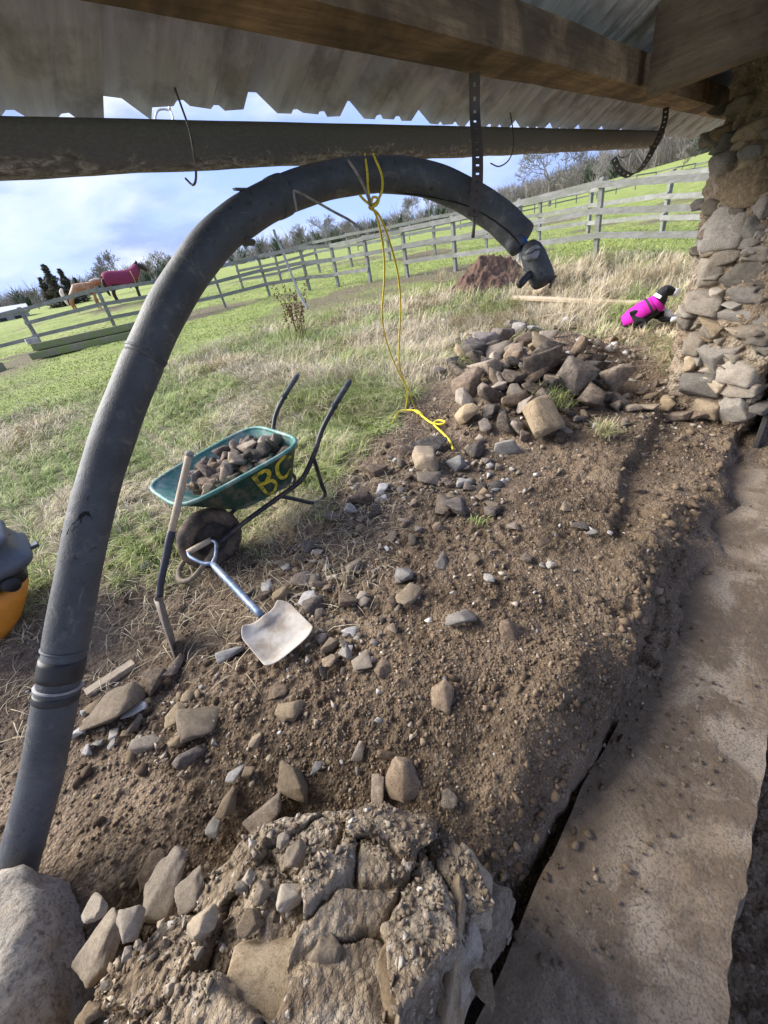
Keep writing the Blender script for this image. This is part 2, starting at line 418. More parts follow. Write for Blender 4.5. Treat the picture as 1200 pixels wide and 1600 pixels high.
M['roof_far'] = simple('pale_roof', (.6, .6, .6), .6)
M['wall_far'] = simple('grey_render', (.33, .32, .31), .9)
M['hay'] = simple('loose_soil', (.11, .066, .045), .95, bump=.8, scale=14)
M['flag'] = simple('grey_stone_leaf', (.30, .28, .25), .9)
M['opening_shade'] = simple('dark_opening_shade', (.05, .048, .046), .8, dirt=(.08, .07, .06))

# ------------------------------------------------------------------ terrain
FENCE_A = [(-75, 580, 12.6), (68, 545, 12.5), (183, 518, 12.2), (265, 500, 12.8), (353, 481, 13.4), (422, 463, 13.6), (484, 453, 13.3), (529, 449, 12.9),
           (579, 441, 12.0), (637, 433, 11.3), (712, 424, 10.3), (810, 414, 9.0), (930, 403, 7.8), (1088, 405, 6.7)]
FENCE_B = [(380, 452, 19), (440, 440, 18.5), (500, 425, 18), (550, 417, 17), (610, 408, 16), (680, 398, 15), (760, 388, 14), (842, 378, 12.8), (918, 370, 11.6), (1033, 367, 9.4), (1190, 372, 7.6)]
FENCE_C = [(560, 392, 46), (600, 383, 46), (640, 374, 46), (680, 366, 46), (720, 359, 45), (760, 350, 45), (800, 341, 45), (835, 333, 45), (868, 325, 44), (900, 318, 44), (932, 311, 43), (962, 304, 43), (992, 297, 42), (1022, 291, 42), (1052, 285, 41), (1082, 279, 41), (1112, 274, 40), (1142, 269, 40), (1175, 263, 40)]
_ctrl = [(-2.5, 1.2, .15), (-1.2, 1.3, .15), (-.6, 1.3, .14), (0, 1, .15), (0, 1.7, .12), (.5, .5, .15), (1, .3, .14), (2, .3, .12), (.45, 2.2, .15), (1.15, 2.1, .24), (1.2, 1.3, .16), (2.2, 1.3, .18),
         (2.46, 1.87, .22), (2.95, 1.33, .2), (3.8, .8, .2), (5.2, 1.2, .27), (6.2, 1.4, .31), (-.3, 3.0, .28), (-1.5, 3, .3), (.8, 3.4, .38), (2, 3.3, .42), (3.8, 3.2, .45), (-3, -1, .1), (3, -2, .1), (0, -2, .1), (5, -.6, .2), (-6, 2, .3), (-6, 8, .9), (8, -1, .5), (20, -4, 1.2), (-20, 10, 2), (60, -10, 7)]
for p in FENCE_A+FENCE_B+FENCE_C: _ctrl.append(tuple(at_d(*p)))
for p in [(190, 476, 20), (130, 489, 20), (0, 508, 42), (100, 484, 46), (250, 452, 46), (420, 420, 46), (0, 492, 110), (250, 440, 110), (500, 386, 110), (640, 356, 115), (800, 322, 130), (960, 280, 140), (1130, 236, 140), (1190, 226, 140), (1020, 512, 5.1)]:
    _ctrl.append(tuple(at_d(*p)))
_ctrl = np.array(_ctrl)
def _pol(x, y):
    r = np.sqrt(x*x+y*y)+.4
    return np.arctan2(x, y), np.log(r)
def _tps(d2): return np.where(d2 > 1e-12, d2*np.log(np.maximum(d2, 1e-12)), 0)
_ca, _cr = _pol(_ctrl[:, 0], _ctrl[:, 1])
_n = len(_ctrl)
_K = _tps((_ca[:, None]-_ca)**2+(_cr[:, None]-_cr)**2)+np.eye(_n)*.01
_P = np.stack([np.ones(_n), _ca, _cr], 1)
_sol = np.linalg.solve(np.block([[_K, _P], [_P.T, np.zeros((3, 3))]]), np.concatenate([_ctrl[:, 2], np.zeros(3)]))
def base_z(x, y):
    x = np.asarray(x, float); y = np.asarray(y, float); sh = x.shape
    a, r = _pol(x.ravel(), y.ravel()); r = np.minimum(r, math.log(170)); a = np.clip(a, -1.9, 2.2)
    z = _sol[_n]+_sol[_n+1]*a+_sol[_n+2]*r
    for i in range(_n): z = z+_sol[i]*_tps((a-_ca[i])**2+(r-_cr[i])**2)
    return z.reshape(sh)
MOUNDS = []
def smooth_z(x, y):
    """ground with the step, the terrace and the heaps but without small lumps"""
    x = np.asarray(x, float); y = np.asarray(y, float)
    z = base_z(x, y)
    ed = .155+.035*fbm(x*2.3, x*0+3.1, 5, 3)+.018*fbm(x*14, y*14, 7, 2)
    # lower terrace of dug soil beside the slab, under the ledge by the wall end
    led = sstep(1.4, 2.6, x)*(1-sstep(-.03, .05, y-(.42+.20*sstep(1.8, 3.0, x)+.06*fbm(x*5, y*5, 21, 3))))
    z = z-led*.085
    z = z*1.0
    s = sstep(-.006, .016, y-ed); inside = -.075-.11*(1-sstep(.6, 1.9, x))+.015*fbm(x*5, y*5, 9, 3)
    tal = sstep(.35, 1.0, x)*(1-sstep(3.0, 3.4, x)); inside = inside+tal*(.10*sstep(.0, .16, y+.07*fbm(x*4, y*4, 87, 3))-.0)+tal*.02*fbm(x*20, y*20, 88, 3)*sstep(-.02, .1, y)
    far_in = sstep(3.2, 3.9, x)
    z = np.where(y < .6, inside*(1-s)*(1-far_in)+z*s+(1-s)*far_in*.02, z)
    for mx_, my_, h, sx, sy in MOUNDS:
        z = z+h*np.exp(-((x-mx_)/sx)**2-((y-my_)/sy)**2)
    return z
def at_g(px, py, fn=None):
    r = ray(px, py); t = .3; fn = fn or smooth_z
    ts = np.exp(np.linspace(math.log(.35), math.log(200), 500))
    P = CAM[None]+ts[:, None]*r[None]
    d = P[:, 2]-fn(P[:, 0], P[:, 1])
    k = np.argmax(d < 0)
    if k == 0: return P[-1]
    a, b = ts[k-1], ts[k]; tt = a+(b-a)*d[k-1]/(d[k-1]-d[k])
    return CAM+tt*r
MOUNDS = [(3.55, 1.75, .30, .75, .55), (4.5, 1.75, .26, .6, .5), (.0, 1.35, .03, .5, .3), (2.05, 2.15, .10, .25, .2), (1.75, 1.65, .05, .5, .35)]

def pol_line(pts):
    A = []
    for px, py in pts:
        P = at_g(px, py, base_z); A.append((math.atan2(P[0], P[1]), math.hypot(P[0], P[1])))
    A.sort(); return np.array(A)
L_DIRT = pol_line([(-150, 1010), (60, 930), (200, 880), (290, 910), (400, 835), (500, 795), (565, 745), (610, 680), (690, 590), (790, 525), (900, 520), (1000, 545), (1060, 585)])
L_FIELD = pol_line([(-120, 700), (0, 656), (133, 618), (280, 570), (400, 517), (560, 482), (700, 452), (800, 425), (930, 408), (1090, 408)])
def r_line(L, az): return np.interp(az, L[:, 0], L[:, 1])
def masks(x, y):
    az = np.arctan2(x, y); r = np.hypot(x, y)
    rd = r_line(L_DIRT, az)*(1+.16*fbm(x*1.7, y*1.7, 31, 4)); rf = r_line(L_FIELD, az)*(1+.06*fbm(x*.8, y*.8, 33, 3))
    grass = sstep(-.18, .22, (r-rd)/1.0+.25*fbm(x*6, y*6, 35, 3))
    grass = np.where((y < .5) | (az > 2.0) | (az < -1.2), np.where(r > 8, 1, 0), grass)
    field = sstep(-.04, .05, (r-rf)/rf+.04*fbm(x*3, y*3, 37, 3))
    edge = np.exp(-(((r-rf)/rf+.01)/.03)**2)*sstep(-.1, .3, fbm(x*1.2, y*1.2, 41, 4))
    patch = field*sstep(.12, .38, fbm(x*.33+2, y*.33, 43, 4)+.18*np.exp(-((r-13.5)/3)**2))*sstep(8, 12, r)*(1-sstep(25, 45, r))
    mud = np.clip(edge*.9+patch*.85, 0, 1)
    return grass, field, mud
def detail(x, y, grass, field):
    n1 = fbm(x*3.5, y*3.5, 51, 4); n2 = fbm(x*13, y*13, 53, 3); n3 = fbm(x*45, y*45, 55, 2); rg = np.abs(fbm(x*22, y*22, 57, 3))
    w = .25+.75*sstep(-.25, .3, fbm(x*2.3+5, y*2.3, 59, 3)); b1 = .22-np.abs(fbm(x*8, y*8, 67, 3)); b2 = .22-np.abs(fbm(x*24+3, y*24, 69, 2))
    edge_h = .06*np.exp(-((y-.27)/.12)**2)*sstep(.2, .6, x)*(1-sstep(2.4, 3.2, x))*(1+fbm(x*3, y*3, 66, 3)*1.5)
    d = n1*.026+w*(b1*.045+b2*.026+n3*.008-rg*.008)+(1-w)*n2*.004+edge_h-.006
    g = fbm(x*2.2, y*2.2, 61, 3)*.05+n2*.02
    fl = fbm(x*1.1, y*1.1, 63, 4)*.05+fbm(x*6, y*6, 65, 2)*.012
    o = d*(1-grass)+g*grass
    return o*(1-field)+fl*field
def ground_z(x, y, full=True):
    z = smooth_z(x, y)
    if full:
        g, f, m = masks(x, y); z = z+detail(x, y, g, f)
    return z
_th = np.concatenate([np.linspace(-math.pi, R(-58), 40, endpoint=False), np.linspace(R(-58), R(128), 600), np.linspace(R(128), math.pi, 30)[1:-1]])
_rr = np.concatenate([np.exp(np.linspace(math.log(.08), math.log(.35), 40, endpoint=False)), np.exp(np.linspace(math.log(.35), math.log(9), 600, endpoint=False)), np.exp(np.linspace(math.log(9), math.log(420), 170))])
TH, RR = np.meshgrid(_th, _rr)
GX, GY = RR*np.sin(TH), RR*np.cos(TH)
GG, GF, GM = masks(GX, GY)
GZ = smooth_z(GX, GY)+detail(GX, GY, GG, GF)
nr, nt_ = GX.shape
idx = np.arange(nr*nt_).reshape(nr, nt_)
nx = np.roll(idx, -1, axis=1)
q = np.stack([idx[:-1].ravel(), idx[1:].ravel(), nx[1:].ravel(), nx[:-1].ravel()], 1)
v = np.stack([GX.ravel(), GY.ravel(), GZ.ravel()], 1)
q = np.concatenate([q])
msk = np.stack([GG.ravel(), GF.ravel(), GM.ravel(), np.ones(GX.size)], 1)
g = mesh('ground', v, q, M['ground'], None, True, {'mask': ('FLOAT_COLOR', msk)})
tag(g, 'bare brown soil running into rough grass and green field', 'ground', kind='structure')

# concrete strip
def slab():
    xs = np.linspace(-1.2, 3.45, 220); ys = np.linspace(0, 1, 40)
    X, T = np.meshgrid(xs, ys)
    e1 = .118+.03*sstep(.8, 2.0, xs)+.02*fbm(xs*3, xs*0, 71, 3); e2 = -.285+.012*fbm(xs*3, xs*0+2, 73, 3)+.008*fbm(xs*24, xs*0+2, 74, 2)
    Y = e2[None]*(1-T)+e1[None]*T
    Z = -.07+.006*fbm(X*4, Y*4, 75, 4)+.012*np.clip(fbm(X*2.2, Y*5, 77, 4), 0, 1)
    n = X.shape; i = np.arange(X.size).reshape(n)
    f = [tuple(a) for a in np.stack([i[:-1, :-1].ravel(), i[:-1, 1:].ravel(), i[1:, 1:].ravel(), i[1:, :-1].ravel()], 1)]
    V = np.stack([X.ravel(), Y.ravel(), Z.ravel()], 1)
    low = V[:n[1]].copy(); low[:, 2] = -.2; low[:, 1] -= .02
    b = len(V); V = np.concatenate([V, low])
    for k in range(n[1]-1): f.append((b+k, b+k+1, k+1, k))
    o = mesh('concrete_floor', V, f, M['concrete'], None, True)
    m = o.modifiers.new('e', 'EDGE_SPLIT'); m.split_angle = R(50)
    tag(o, 'worn dusty concrete strip along the inside of the wall line', 'floor', kind='structure')
slab()

# ------------------------------------------------------------------ rocks
def rock_mesh(name, seed, sub=3, cuts=9, ax=(1, 1, 1), rough=.03, material=None, smooth=False, boxy=2.6, dmin=.38, dmax=.66, fine=0.0):
    rnd = np.random.RandomState(seed)
    bm = bmesh.new(); bmesh.ops.create_icosphere(bm, subdivisions=sub, radius=1)
    V = np.array([v.co[:] for v in bm.verts]); Fc = [[v.index for v in f.verts] for f in bm.faces]; bm.free()
    q_ = Matrix.Rotation(rnd.uniform(0, .5), 3, Vector(rnd.normal(size=3)))
    V = V/((np.abs(V)**boxy).sum(1, keepdims=True)**(1/boxy))
    for _ in range(cuts):
        n = rnd.normal(size=3); n /= np.linalg.norm(n); d = rnd.uniform(dmin, dmax)
        k = V@n; ov = np.maximum(k-d, 0); V = V-ov[:, None]*n*.98
    V = V*np.array(ax)
    nn = fbm(V[:, 0]*1.7+seed, V[:, 1]*1.7+V[:, 2]*1.3, seed, 5, .6)
    L = np.linalg.norm(V, axis=1, keepdims=True); V = V+V/np.maximum(L, .2)*(nn[:, None]*rough*2)
    if fine:
        n2 = fbm(V[:, 0]*9+V[:, 2]*5, V[:, 1]*9-V[:, 2]*4, seed+7, 3, .6); V = V+V/np.maximum(L, .2)*(n2[:, None]*fine)
    V -= (V.max(0)+V.min(0))/2; V /= np.abs(V).max()
    return mesh(name, V, np.array(Fc), material, None, smooth, link=False)
def hull_rock(name, seed, ax=(1, .8, .6), n=11, material=None, cuts=2, rough=.045, bev=.035, boxy=2.6):
    rnd = np.random.RandomState(seed); P = rnd.normal(size=(n, 3)); P /= (np.abs(P)**boxy).sum(1, keepdims=True)**(1/boxy)
    P *= rnd.uniform(.78, 1.0, (n, 1))
    c8 = np.array([[a, b, c] for a in (-1, 1) for b in (-1, 1) for c in (-1, 1)])*rnd.uniform(.35, .80, (8, 3))
    P = np.concatenate([P, c8[rnd.permutation(8)[:3 if boxy < 4 else 6]]])*np.array(ax)
    bm = bmesh.new()
    for p in P: bm.verts.new(p)
    r_ = bmesh.ops.convex_hull(bm, input=list(bm.verts)); bmesh.ops.delete(bm, geom=[v for v in bm.verts if not v.link_faces], context='VERTS')
    bmesh.ops.dissolve_limit(bm, angle_limit=R(14), verts=bm.verts[:], edges=bm.edges[:])
    if bev: bmesh.ops.bevel(bm, geom=bm.edges[:], offset=bev, segments=1, affect='EDGES', clamp_overlap=True)
    bmesh.ops.triangulate(bm, faces=bm.faces[:])
    if cuts:
        bmesh.ops.subdivide_edges(bm, edges=[e for e in bm.edges if e.calc_length() > .22], cuts=cuts, use_grid_fill=True)
        bmesh.ops.triangulate(bm, faces=bm.faces[:])
    bm.verts.index_update()
    V = np.array([v.co[:] for v in bm.verts]); Fc = np.array([[v.index for v in f.verts] for f in bm.faces]); bm.free()
    nn = fbm(V[:, 0]*2.6+seed, V[:, 1]*2.6+V[:, 2]*1.9, seed, 4, .6); n2 = fbm(V[:, 2]*2.6+seed, V[:, 0]*2.3-V[:, 1]*1.9, seed+3, 4, .6)
    L = np.linalg.norm(V, axis=1, keepdims=True); V = V*(1+nn[:, None]*rough*2.2); V[:, 0] += n2*rough
    V -= (V.max(0)+V.min(0))/2; V /= np.abs(V).max()
    return mesh(name, V, Fc, material, None, False, link=False)
RM = {}
for mn in ('rock', 'rock_dark', 'rock_tan', 'rock_pale'):
    RM[mn] = [hull_rock('stone', 100+i*7+{'rock': 0, 'rock_dark': 400, 'rock_tan': 800, 'rock_pale': 1200}[mn], (1, random.uniform(.6, .95), random.uniform(.38, .75)), random.choice((5, 8, 11)), M[mn]) for i in range(14)]
RMS = {mn: [hull_rock('pebble', 300+i, (1, random.uniform(.6, .95), random.uniform(.35, .75)), 6, M[mn], cuts=0, bev=.06) for i in range(8)] for mn in RM}
CW = {'rock': 'brown', 'rock_dark': 'dark', 'rock_tan': 'tan', 'rock_pale': 'whitish'}
def size_word(s): return 'small' if s < .09 else 'middling' if s < .16 else 'large'
def put_rock(P, size, kind='rock', small=False, name='stone', parent=None, tilt=.4, rz=None, sz=1.0, sink=.25, var=None, sy=1.0):
    pool = (RMS if small else RM)[kind]
    me = pool[var] if var is not None else random.choice(pool)
    o = bpy.data.objects.new(name, me); COL.objects.link(o)
    o.scale = (size/2, size/2*sy, size/2*sz)
    o.rotation_euler = (random.uniform(-tilt, tilt), random.uniform(-tilt, tilt), random.uniform(0, 6.28) if rz is None else rz)
    o.location = (P[0], P[1], P[2]+size*.22*sz*(1-2*sink*.6))
    if parent is not None:
        o.parent = parent; o.matrix_parent_inverse = parent.matrix_basis.inverted()
    return o
def px_size(P, w): return w/F_PX*float(np.dot(np.asarray(P)-CAM, _fw))

# ------------------------------------------------------------------ right wall end
def face_pt(px, py, off=0.0):
    A = np.array([3.62, .10]); Bq = np.array([4.05, .70]); e = (Bq-A)/np.linalg.norm(Bq-A); n = np.array([-e[1], e[0]])
    r = ray(px, py); t = np.dot(A+n*off-CAM[:2], n)/np.dot(r[:2], n)
    return CAM+t*r
def stone_wall():
    W = empty('stone_wall', (4.6, .4, .1), 'rough rubble stone wall end standing at the right below the roof', 'wall')
    # ring path: inner side, end, outer side
    path = [(6.6, .02), (5.6, .03), (4.7, .05), (4.1, .07), (3.80, .09), (3.66, .14), (3.74, .28), (3.86, .43), (3.98, .58), (4.08, .70), (4.35, .74), (5.0, .75), (6.6, .75)]
    pp = spline([(a, b, 0) for a, b in path], 22); zs = np.linspace(-.05, 2.35, 190)
    U = np.array([[p.x, p.y] for p in pp]); d = np.gradient(U, axis=0); nn = np.stack([d[:, 1], -d[:, 0]], 1); nn /= np.linalg.norm(nn, axis=1, keepdims=True)
    nn *= -1
    X = []; s = np.cumsum(np.r_[0, np.hypot(*np.diff(U, axis=0).T)])
    for z in zs:
        bb_ = np.abs(fbm(s*7, s*0+z*9, 85, 4)); nz = fbm(s*3.0, s*0+z*3.0, 81, 4, .6)*.05+bb_*.06+fbm(s*22, s*0+z*22, 83, 4)*.03-.03
        fl = .06*math.exp(-((z+.05)/.28)**2)
        o = U-nn*(nz+fl*(s > 2.4)*(s < 4.2)*.8)[:, None]
        X.append(np.c_[o, np.full(len(o), z)])
    V = np.concatenate(X); n = len(U); i = np.arange(len(zs)*n).reshape(len(zs), n)
    f = np.stack([i[:-1, :-1].ravel(), i[:-1, 1:].ravel(), i[1:, 1:].ravel(), i[1:, :-1].ravel()], 1)
    o = mesh('mortar_core', V, f, M['mortar'], W, False)
    WM = [hull_rock('stone', 500+k, (1, .8, random.uniform(.6, .9)), 8, M['wall_rock'] if k % 4 else M['wall_dusty'], cuts=3, rough=.05, bev=.06, boxy=7) for k in range(12)]
    E_ = Vector((.58, .81, 0)).normalized()
    def st(px, py, w, h, off=0.0, k=None):
        P = face_pt(px, py, off-.012); sw = px_size(P, w)*1.12; sh = px_size(P, h)*1.1
        o = bpy.data.objects.new('stone', WM[k if k is not None else random.randrange(12)]); COL.objects.link(o)
        o.parent = W; o.matrix_parent_inverse = W.matrix_basis.inverted()
        me = o.data; dz = max(abs(c) for c in [v.co.z for v in me.vertices])
        o.location = P; o.scale = (sw/1.85, .105, sh/2/max(dz, .3)*1.06)
        o.rotation_euler = (random.uniform(-.12, .12), random.uniform(-.12, .12), math.atan2(E_.y, E_.x)+random.uniform(-.12, .12)+random.choice((0, math.pi)))
        return o
    for a in [(1158, 294, 92, 52), (1134, 254, 52, 30), (1137, 356, 72, 52), (1189, 352, 34, 30), (1182, 374, 50, 20), (1114, 425, 40, 44), (1175, 428, 68, 40), (1178, 459, 62, 22), (1112, 473, 52, 32),
              (1148, 478, 32, 14), (1165, 493, 92, 24), (1092, 535, 32, 30), (1108, 560, 60, 38), (1158, 580, 54, 32), (1155, 607, 62, 22), (1144, 638, 54, 40), (1086, 566, 18, 30), (1100, 600, 56, 34), (1180, 205, 60, 26),
              (1150, 220, 36, 24), (1185, 240, 40, 24), (1120, 322, 30, 20), (1140, 400, 44, 26), (1120, 510, 40, 22), (1185, 520, 50, 24), (1195, 320, 40, 30), (1190, 395, 44, 22), (1115, 390, 30, 20), (1075, 505, 26, 20), (1110, 640, 40, 26), (1125, 600, 30, 20)]:
        st(*a)
    for _ in range(80):
        px = random.uniform(1075, 1260); py = random.uniform(160, 640); P = face_pt(px, py)
        if P[1] < .03 or P[1] > .78 or P[2] < 0: continue
        st(px, py, random.uniform(14, 36), random.uniform(9, 20), random.uniform(-.02, .0))
    for _ in range(60):       # stones on the long faces
        yy = random.choice((.03, .75)); x = random.uniform(4.0 if yy < .5 else 4.7, 6.4); z = random.uniform(.1, 2.1)
        o = bpy.data.objects.new('stone', random.choice(WM)); COL.objects.link(o); o.parent = W; o.matrix_parent_inverse = W.matrix_basis.inverted()
        o.location = (x, yy, z); o.scale = (random.uniform(.1, .22), .09, random.uniform(.08, .16)); o.rotation_euler = (0, random.uniform(-.1, .1), random.choice((0, math.pi)))
    # tumbled stones at the foot
    for px, py, w in [(1041, 636, 38), (1012, 640, 36), (1060, 618, 30), (1000, 616, 26), (1025, 602, 22), (1040, 600, 20), (1055, 655, 40), (1090, 655, 40), (1015, 622, 22), (985, 640, 26)]:
        P = at_g(px, py); k_ = random.choice(('rock', 'rock_tan')); o = put_rock(P, px_size(P, w), k_, sz=.8)
        tag(o, size_word(px_size(P, w))+' '+CW[k_]+' stone fallen at the foot of the right wall end'+(' on its left' if px < 1030 else ' close against it'), 'stone', 'stones fallen at the foot of the wall')
stone_wall()
_b = MB(); _b.box((3.86, .035, .27), (.5, .03, .66)); _o = _b.build('opening_shade_board', M['opening_shade'], None, bevel=.004)  # no real recess: the board's dark colour stands for shade in the opening
pass
tag(_o, 'dark board standing in for the shaded opening at the wall foot, right edge', 'board')

# ------------------------------------------------------------------ broken wall stub in the foreground
def broken_wall():
    W = empty('broken_wall', (-.3, .45, .0), 'broken stub of rubble wall with crumbling mortar in the foreground', 'wall')
    nu, nv = 330, 200
    u = np.linspace(-1.25, .42, nu); w = np.linspace(.02, .98, nv); X, Y = np.meshgrid(u, w)
    end = .30-.10*np.abs(Y-.3)+.04*fbm(Y*6, Y*0, 91, 3)
    outer = .80-.45*sstep(-.05, .42, X)+.05*fbm(X*5, X*0+4, 93, 3)
    top = .385-.10*sstep(-.15, .3, X)-.10*sstep(.45, .85, Y)+.04*sstep(-.4, -.9, X)
    mk = sstep(.0, .05, end-X)*sstep(0, .13, outer-Y)*sstep(.0, .022, Y-.145-.02*fbm(X*7, X*0, 95, 3))
    rb = np.random.RandomState(5); ns = 62; sx, sy = rb.uniform(-1.2, .35, ns), rb.uniform(.1, .9, ns); sh = rb.uniform(-.035, .045, ns); gx, gy = rb.uniform(-.35, .35, ns), rb.uniform(-.35, .35, ns)
    wx, wy = X+.035*fbm(X*9, Y*9, 97, 3), Y+.035*fbm(X*9+5, Y*9, 98, 3)
    D2 = (wx[..., None]-sx)**2+((wy[..., None]-sy)*1.3)**2; ni = D2.argmin(-1); D2s = np.sort(D2, -1); gap = np.sqrt(D2s[..., 1])-np.sqrt(D2s[..., 0])
    fac = sh[ni]+gx[ni]*(X-sx[ni])+gy[ni]*(Y-sy[ni])
    soil = sstep(-.1, .25, fbm(X*3.5+2, Y*3.5, 101, 3))
    Z = top+fac*(1-.6*soil)-.022*np.exp(-(gap/.012)**2)*(1-soil)+fbm(X*22, Y*22, 99, 3)*(.006+.014*soil)+np.abs(fbm(X*12, Y*12, 103, 3))*.022*soil+fbm(X*70, Y*70, 105, 2)*.003
    Z = -.06+(Z+.06)*mk
    Yd = Y+.03*fbm(X*9, Z*9, 107, 3)*(mk > .02); Xd = X+.03*fbm(Y*9, Z*9, 109, 3)*(mk > .02)
    i = np.arange(X.size).reshape(X.shape)
    f = np.stack([i[:-1, :-1].ravel(), i[:-1, 1:].ravel(), i[1:, 1:].ravel(), i[1:, :-1].ravel()], 1)
    mz = np.maximum.reduce([mk[:-1, :-1].ravel(), mk[:-1, 1:].ravel(), mk[1:, 1:].ravel(), mk[1:, :-1].ravel()])
    f = f[mz > .01]
    mesh('mortar_core', np.stack([Xd.ravel(), Yd.ravel(), Z.ravel()], 1), f, M['mortar'], W, True)
    global BW_PTS; kk = (mk.ravel() > .9) & (X.ravel() > -.75); BW_PTS = np.stack([Xd.ravel(), Yd.ravel(), Z.ravel()], 1)[kk]
    BW = [hull_rock('stone', 600+k, (1, .8, .55), 9, M['wall_dusty'], cuts=5, rough=.06, bev=.05, boxy=6) for k in range(8)]
    def st(px, py, z, w, d, h, rz, rx=0, ry=0, k=0):
        P = at_z(px, py, z); o = bpy.data.objects.new('stone', BW[k]); COL.objects.link(o)
        o.parent = W; o.matrix_parent_inverse = W.matrix_basis.inverted()
        co = np.array([v_.co[:] for v_ in o.data.vertices]); ex = co.max(0)-co.min(0)
        o.location = (P[0], P[1], z-h*.25); o.scale = (w/ex[0], d/ex[1], h/ex[2]); o.rotation_euler = (rx, ry, rz); return o
    # the big squared block at the left, taller than the rest
    BW.append(rock_mesh('stone', 644, 5, 9, (1, .8, .7), .05, M['wall_rock'], boxy=11, dmin=1.0, dmax=1.3, fine=.06))
    o = st(-25, 1455, .50, .64, .44, .46, .03, .02, .03, 8); o['label'] = 'big pale squared block at the left end of the broken wall'
    o.location = (-.855, .955, .14)
    st(-10, 1600, .45, .40, .26, .34, .5, .1, 0, 2).location = (-.80, .58, .24)
    st(430, 1550, .335, .24, .16, .07, -.75, .16, .10, 3); st(500, 1590, .35, .16, .10, .07, -.6, .2, .2, 5)
    st(690, 1530, .26, .36, .10, .26, .42, .05, 0, 6)
    st(620, 1560, .335, .14, .08, .12, 1.1, .2, .3, 0)
    st(735, 1385, .24, .15, .12, .13, .3, 0, 0, 2)
    st(150, 1475, .25, .13, .10, .05, .6, .0, 0, 6)
    st(255, 1375, .19, .16, .10, .05, .8, .0, 0, 4)
    st(500, 1490, .36, .09, .07, .1, 1.4, .3, .2, 7)
    for k_, (fx, fz, fw, fh) in enumerate([(-.30, .22, .24, .13), (-.08, .24, .22, .12), (.10, .21, .2, .13), (.22, .16, .14, .14), (-.2, .08, .26, .13), (.02, .09, .24, .14), (.2, .03, .18, .12), (-.42, .1, .2, .13)]):
        o = st(400, 1500, .3, fw, .09, fh, 0, 0, 0, k_); o.location = (fx, .175, fz); o.rotation_euler = (random.uniform(-.1, .1), random.uniform(-.15, .15), random.uniform(-.15, .15))
    o = st(292, 1392, .30, .10, .07, .03, .9, .1, .1, 7); o.data = o.data.copy(); o.data.materials.clear(); o.data.materials.append(M['rock_tan'])
    for _ in range(34):
        px, py = random.uniform(100, 760), random.uniform(1300, 1600)
        if py < 1300+max(0, (340-px)*.55): continue
        s = .014+.04*random.random()**2
        o = st(px, py, .355-.1*sstep(500, 780, px)+.02, s*1.3, s, s*.9, random.uniform(0, 6), random.uniform(-.5, .5), random.uniform(-.5, .5), random.randrange(8))
broken_wall()

# ------------------------------------------------------------------ roof
SL, EX = .50, .03
def roof_low(x, y): return 1.955+EX*x+SL*(1.40-y)
def roof():
    Rf = empty('corrugated_roof', (2, 1.3, 2.0), 'weathered grey corrugated sheet roof over the barn eave', 'roof')
    P = .40
    prof = [(0, .042), (.06, .042), (.12, 0), (.175, 0), (.19, .011), (.21, .011), (.225, 0), (.285, 0), (.30, .011), (.32, .011), (.335, 0), (.392, 0), (.398, .042)]
    k0 = -3.06
    for i in range(9):
        x0 = k0+i*1.2; drop = random.uniform(-.02, .02) if i != 2 else .045
        pts = []
        for j in range(3):
            pts += [(x0+j*P+a, h) for a, h in prof]
        pts.append((x0+1.2+.06, .042)); pts.append((x0+1.2+.12, .003))
        ys = np.linspace(0, 1, 25)
        V = []; dzz = .004*(i % 2)
        for t in ys:
            y = 1.40+drop*.6-t*3.4
            for k, (a, h) in enumerate(pts):
                jit = (random.uniform(-.006, .006) if t == 0 else 0)
                V.append((a, y+jit, roof_low(a, y)+h+dzz+.002*math.sin(a*30+y*3)))
        n = len(pts); f = []
        for r_ in range(len(ys)-1):
            for k in range(n-1): f.append((r_*n+k, r_*n+k+1, (r_+1)*n+k+1, (r_+1)*n+k))
        o = mesh('roof_sheet', V, f, M['sheet'], Rf)
        m = o.modifiers.new('s', 'SOLIDIFY'); m.thickness = .007; m.offset = 1
    return Rf
roof()
def timber(name, a, b, w, h, material, label, seed=1, n=40):
    """a rough squared timber: subdivided bar with worn, wavy arrises"""
    a, b = np.array(a, float), np.array(b, float); d = (b-a); L = np.linalg.norm(d); d /= L
    up = np.array([0, 0, 1.]); sd = np.cross(d, up); sd /= np.linalg.norm(sd); up = np.cross(sd, d)
    ring = []
    q = 5
    for s0, s1 in (((-1, -1), (1, -1)), ((1, -1), (1, 1)), ((1, 1), (-1, 1)), ((-1, 1), (-1, -1))):
        for k in range(q):
            t = k/q; ring.append((s0[0]*(1-t)+s1[0]*t, s0[1]*(1-t)+s1[1]*t))
    ring = np.array(ring); cr = np.abs(ring).min(1); ring = ring*(1-.05*(cr > .95))[:, None]
    V = []
    for k in range(n+1):
        s = k/n*L; wob = .004*fbm(np.array([s*2.0]), np.array([seed*1.0]), seed, 3)[0]
        nz = fbm(ring[:, 0]*2+s*1.2, ring[:, 1]*2+s*3.1, seed, 4)*.05
        rr = ring*(1+nz[:, None])
        V.append(a+d*s+sd*(rr[:, :1]*w/2+wob)+up*(rr[:, 1:]*h/2))
    V = np.concatenate(V); m = len(ring); f = []
    for k in range(n):
        for j in range(m): f.append((k*m+j, k*m+(j+1) % m, (k+1)*m+(j+1) % m, (k+1)*m+j))
    f.append(tuple(range(m))[::-1]); f.append(tuple(n*m+j for j in range(m)))
    o = mesh(name, V, f, material)
    tag(o, label, 'timber'); return o
timber('roof_purlin', (-3, .99, 2.04-.09), (6.4, .99, 2.04+.192), .15, .125, M['beam'], 'long brown timber purlin running under the front of the roof', 3, 120)
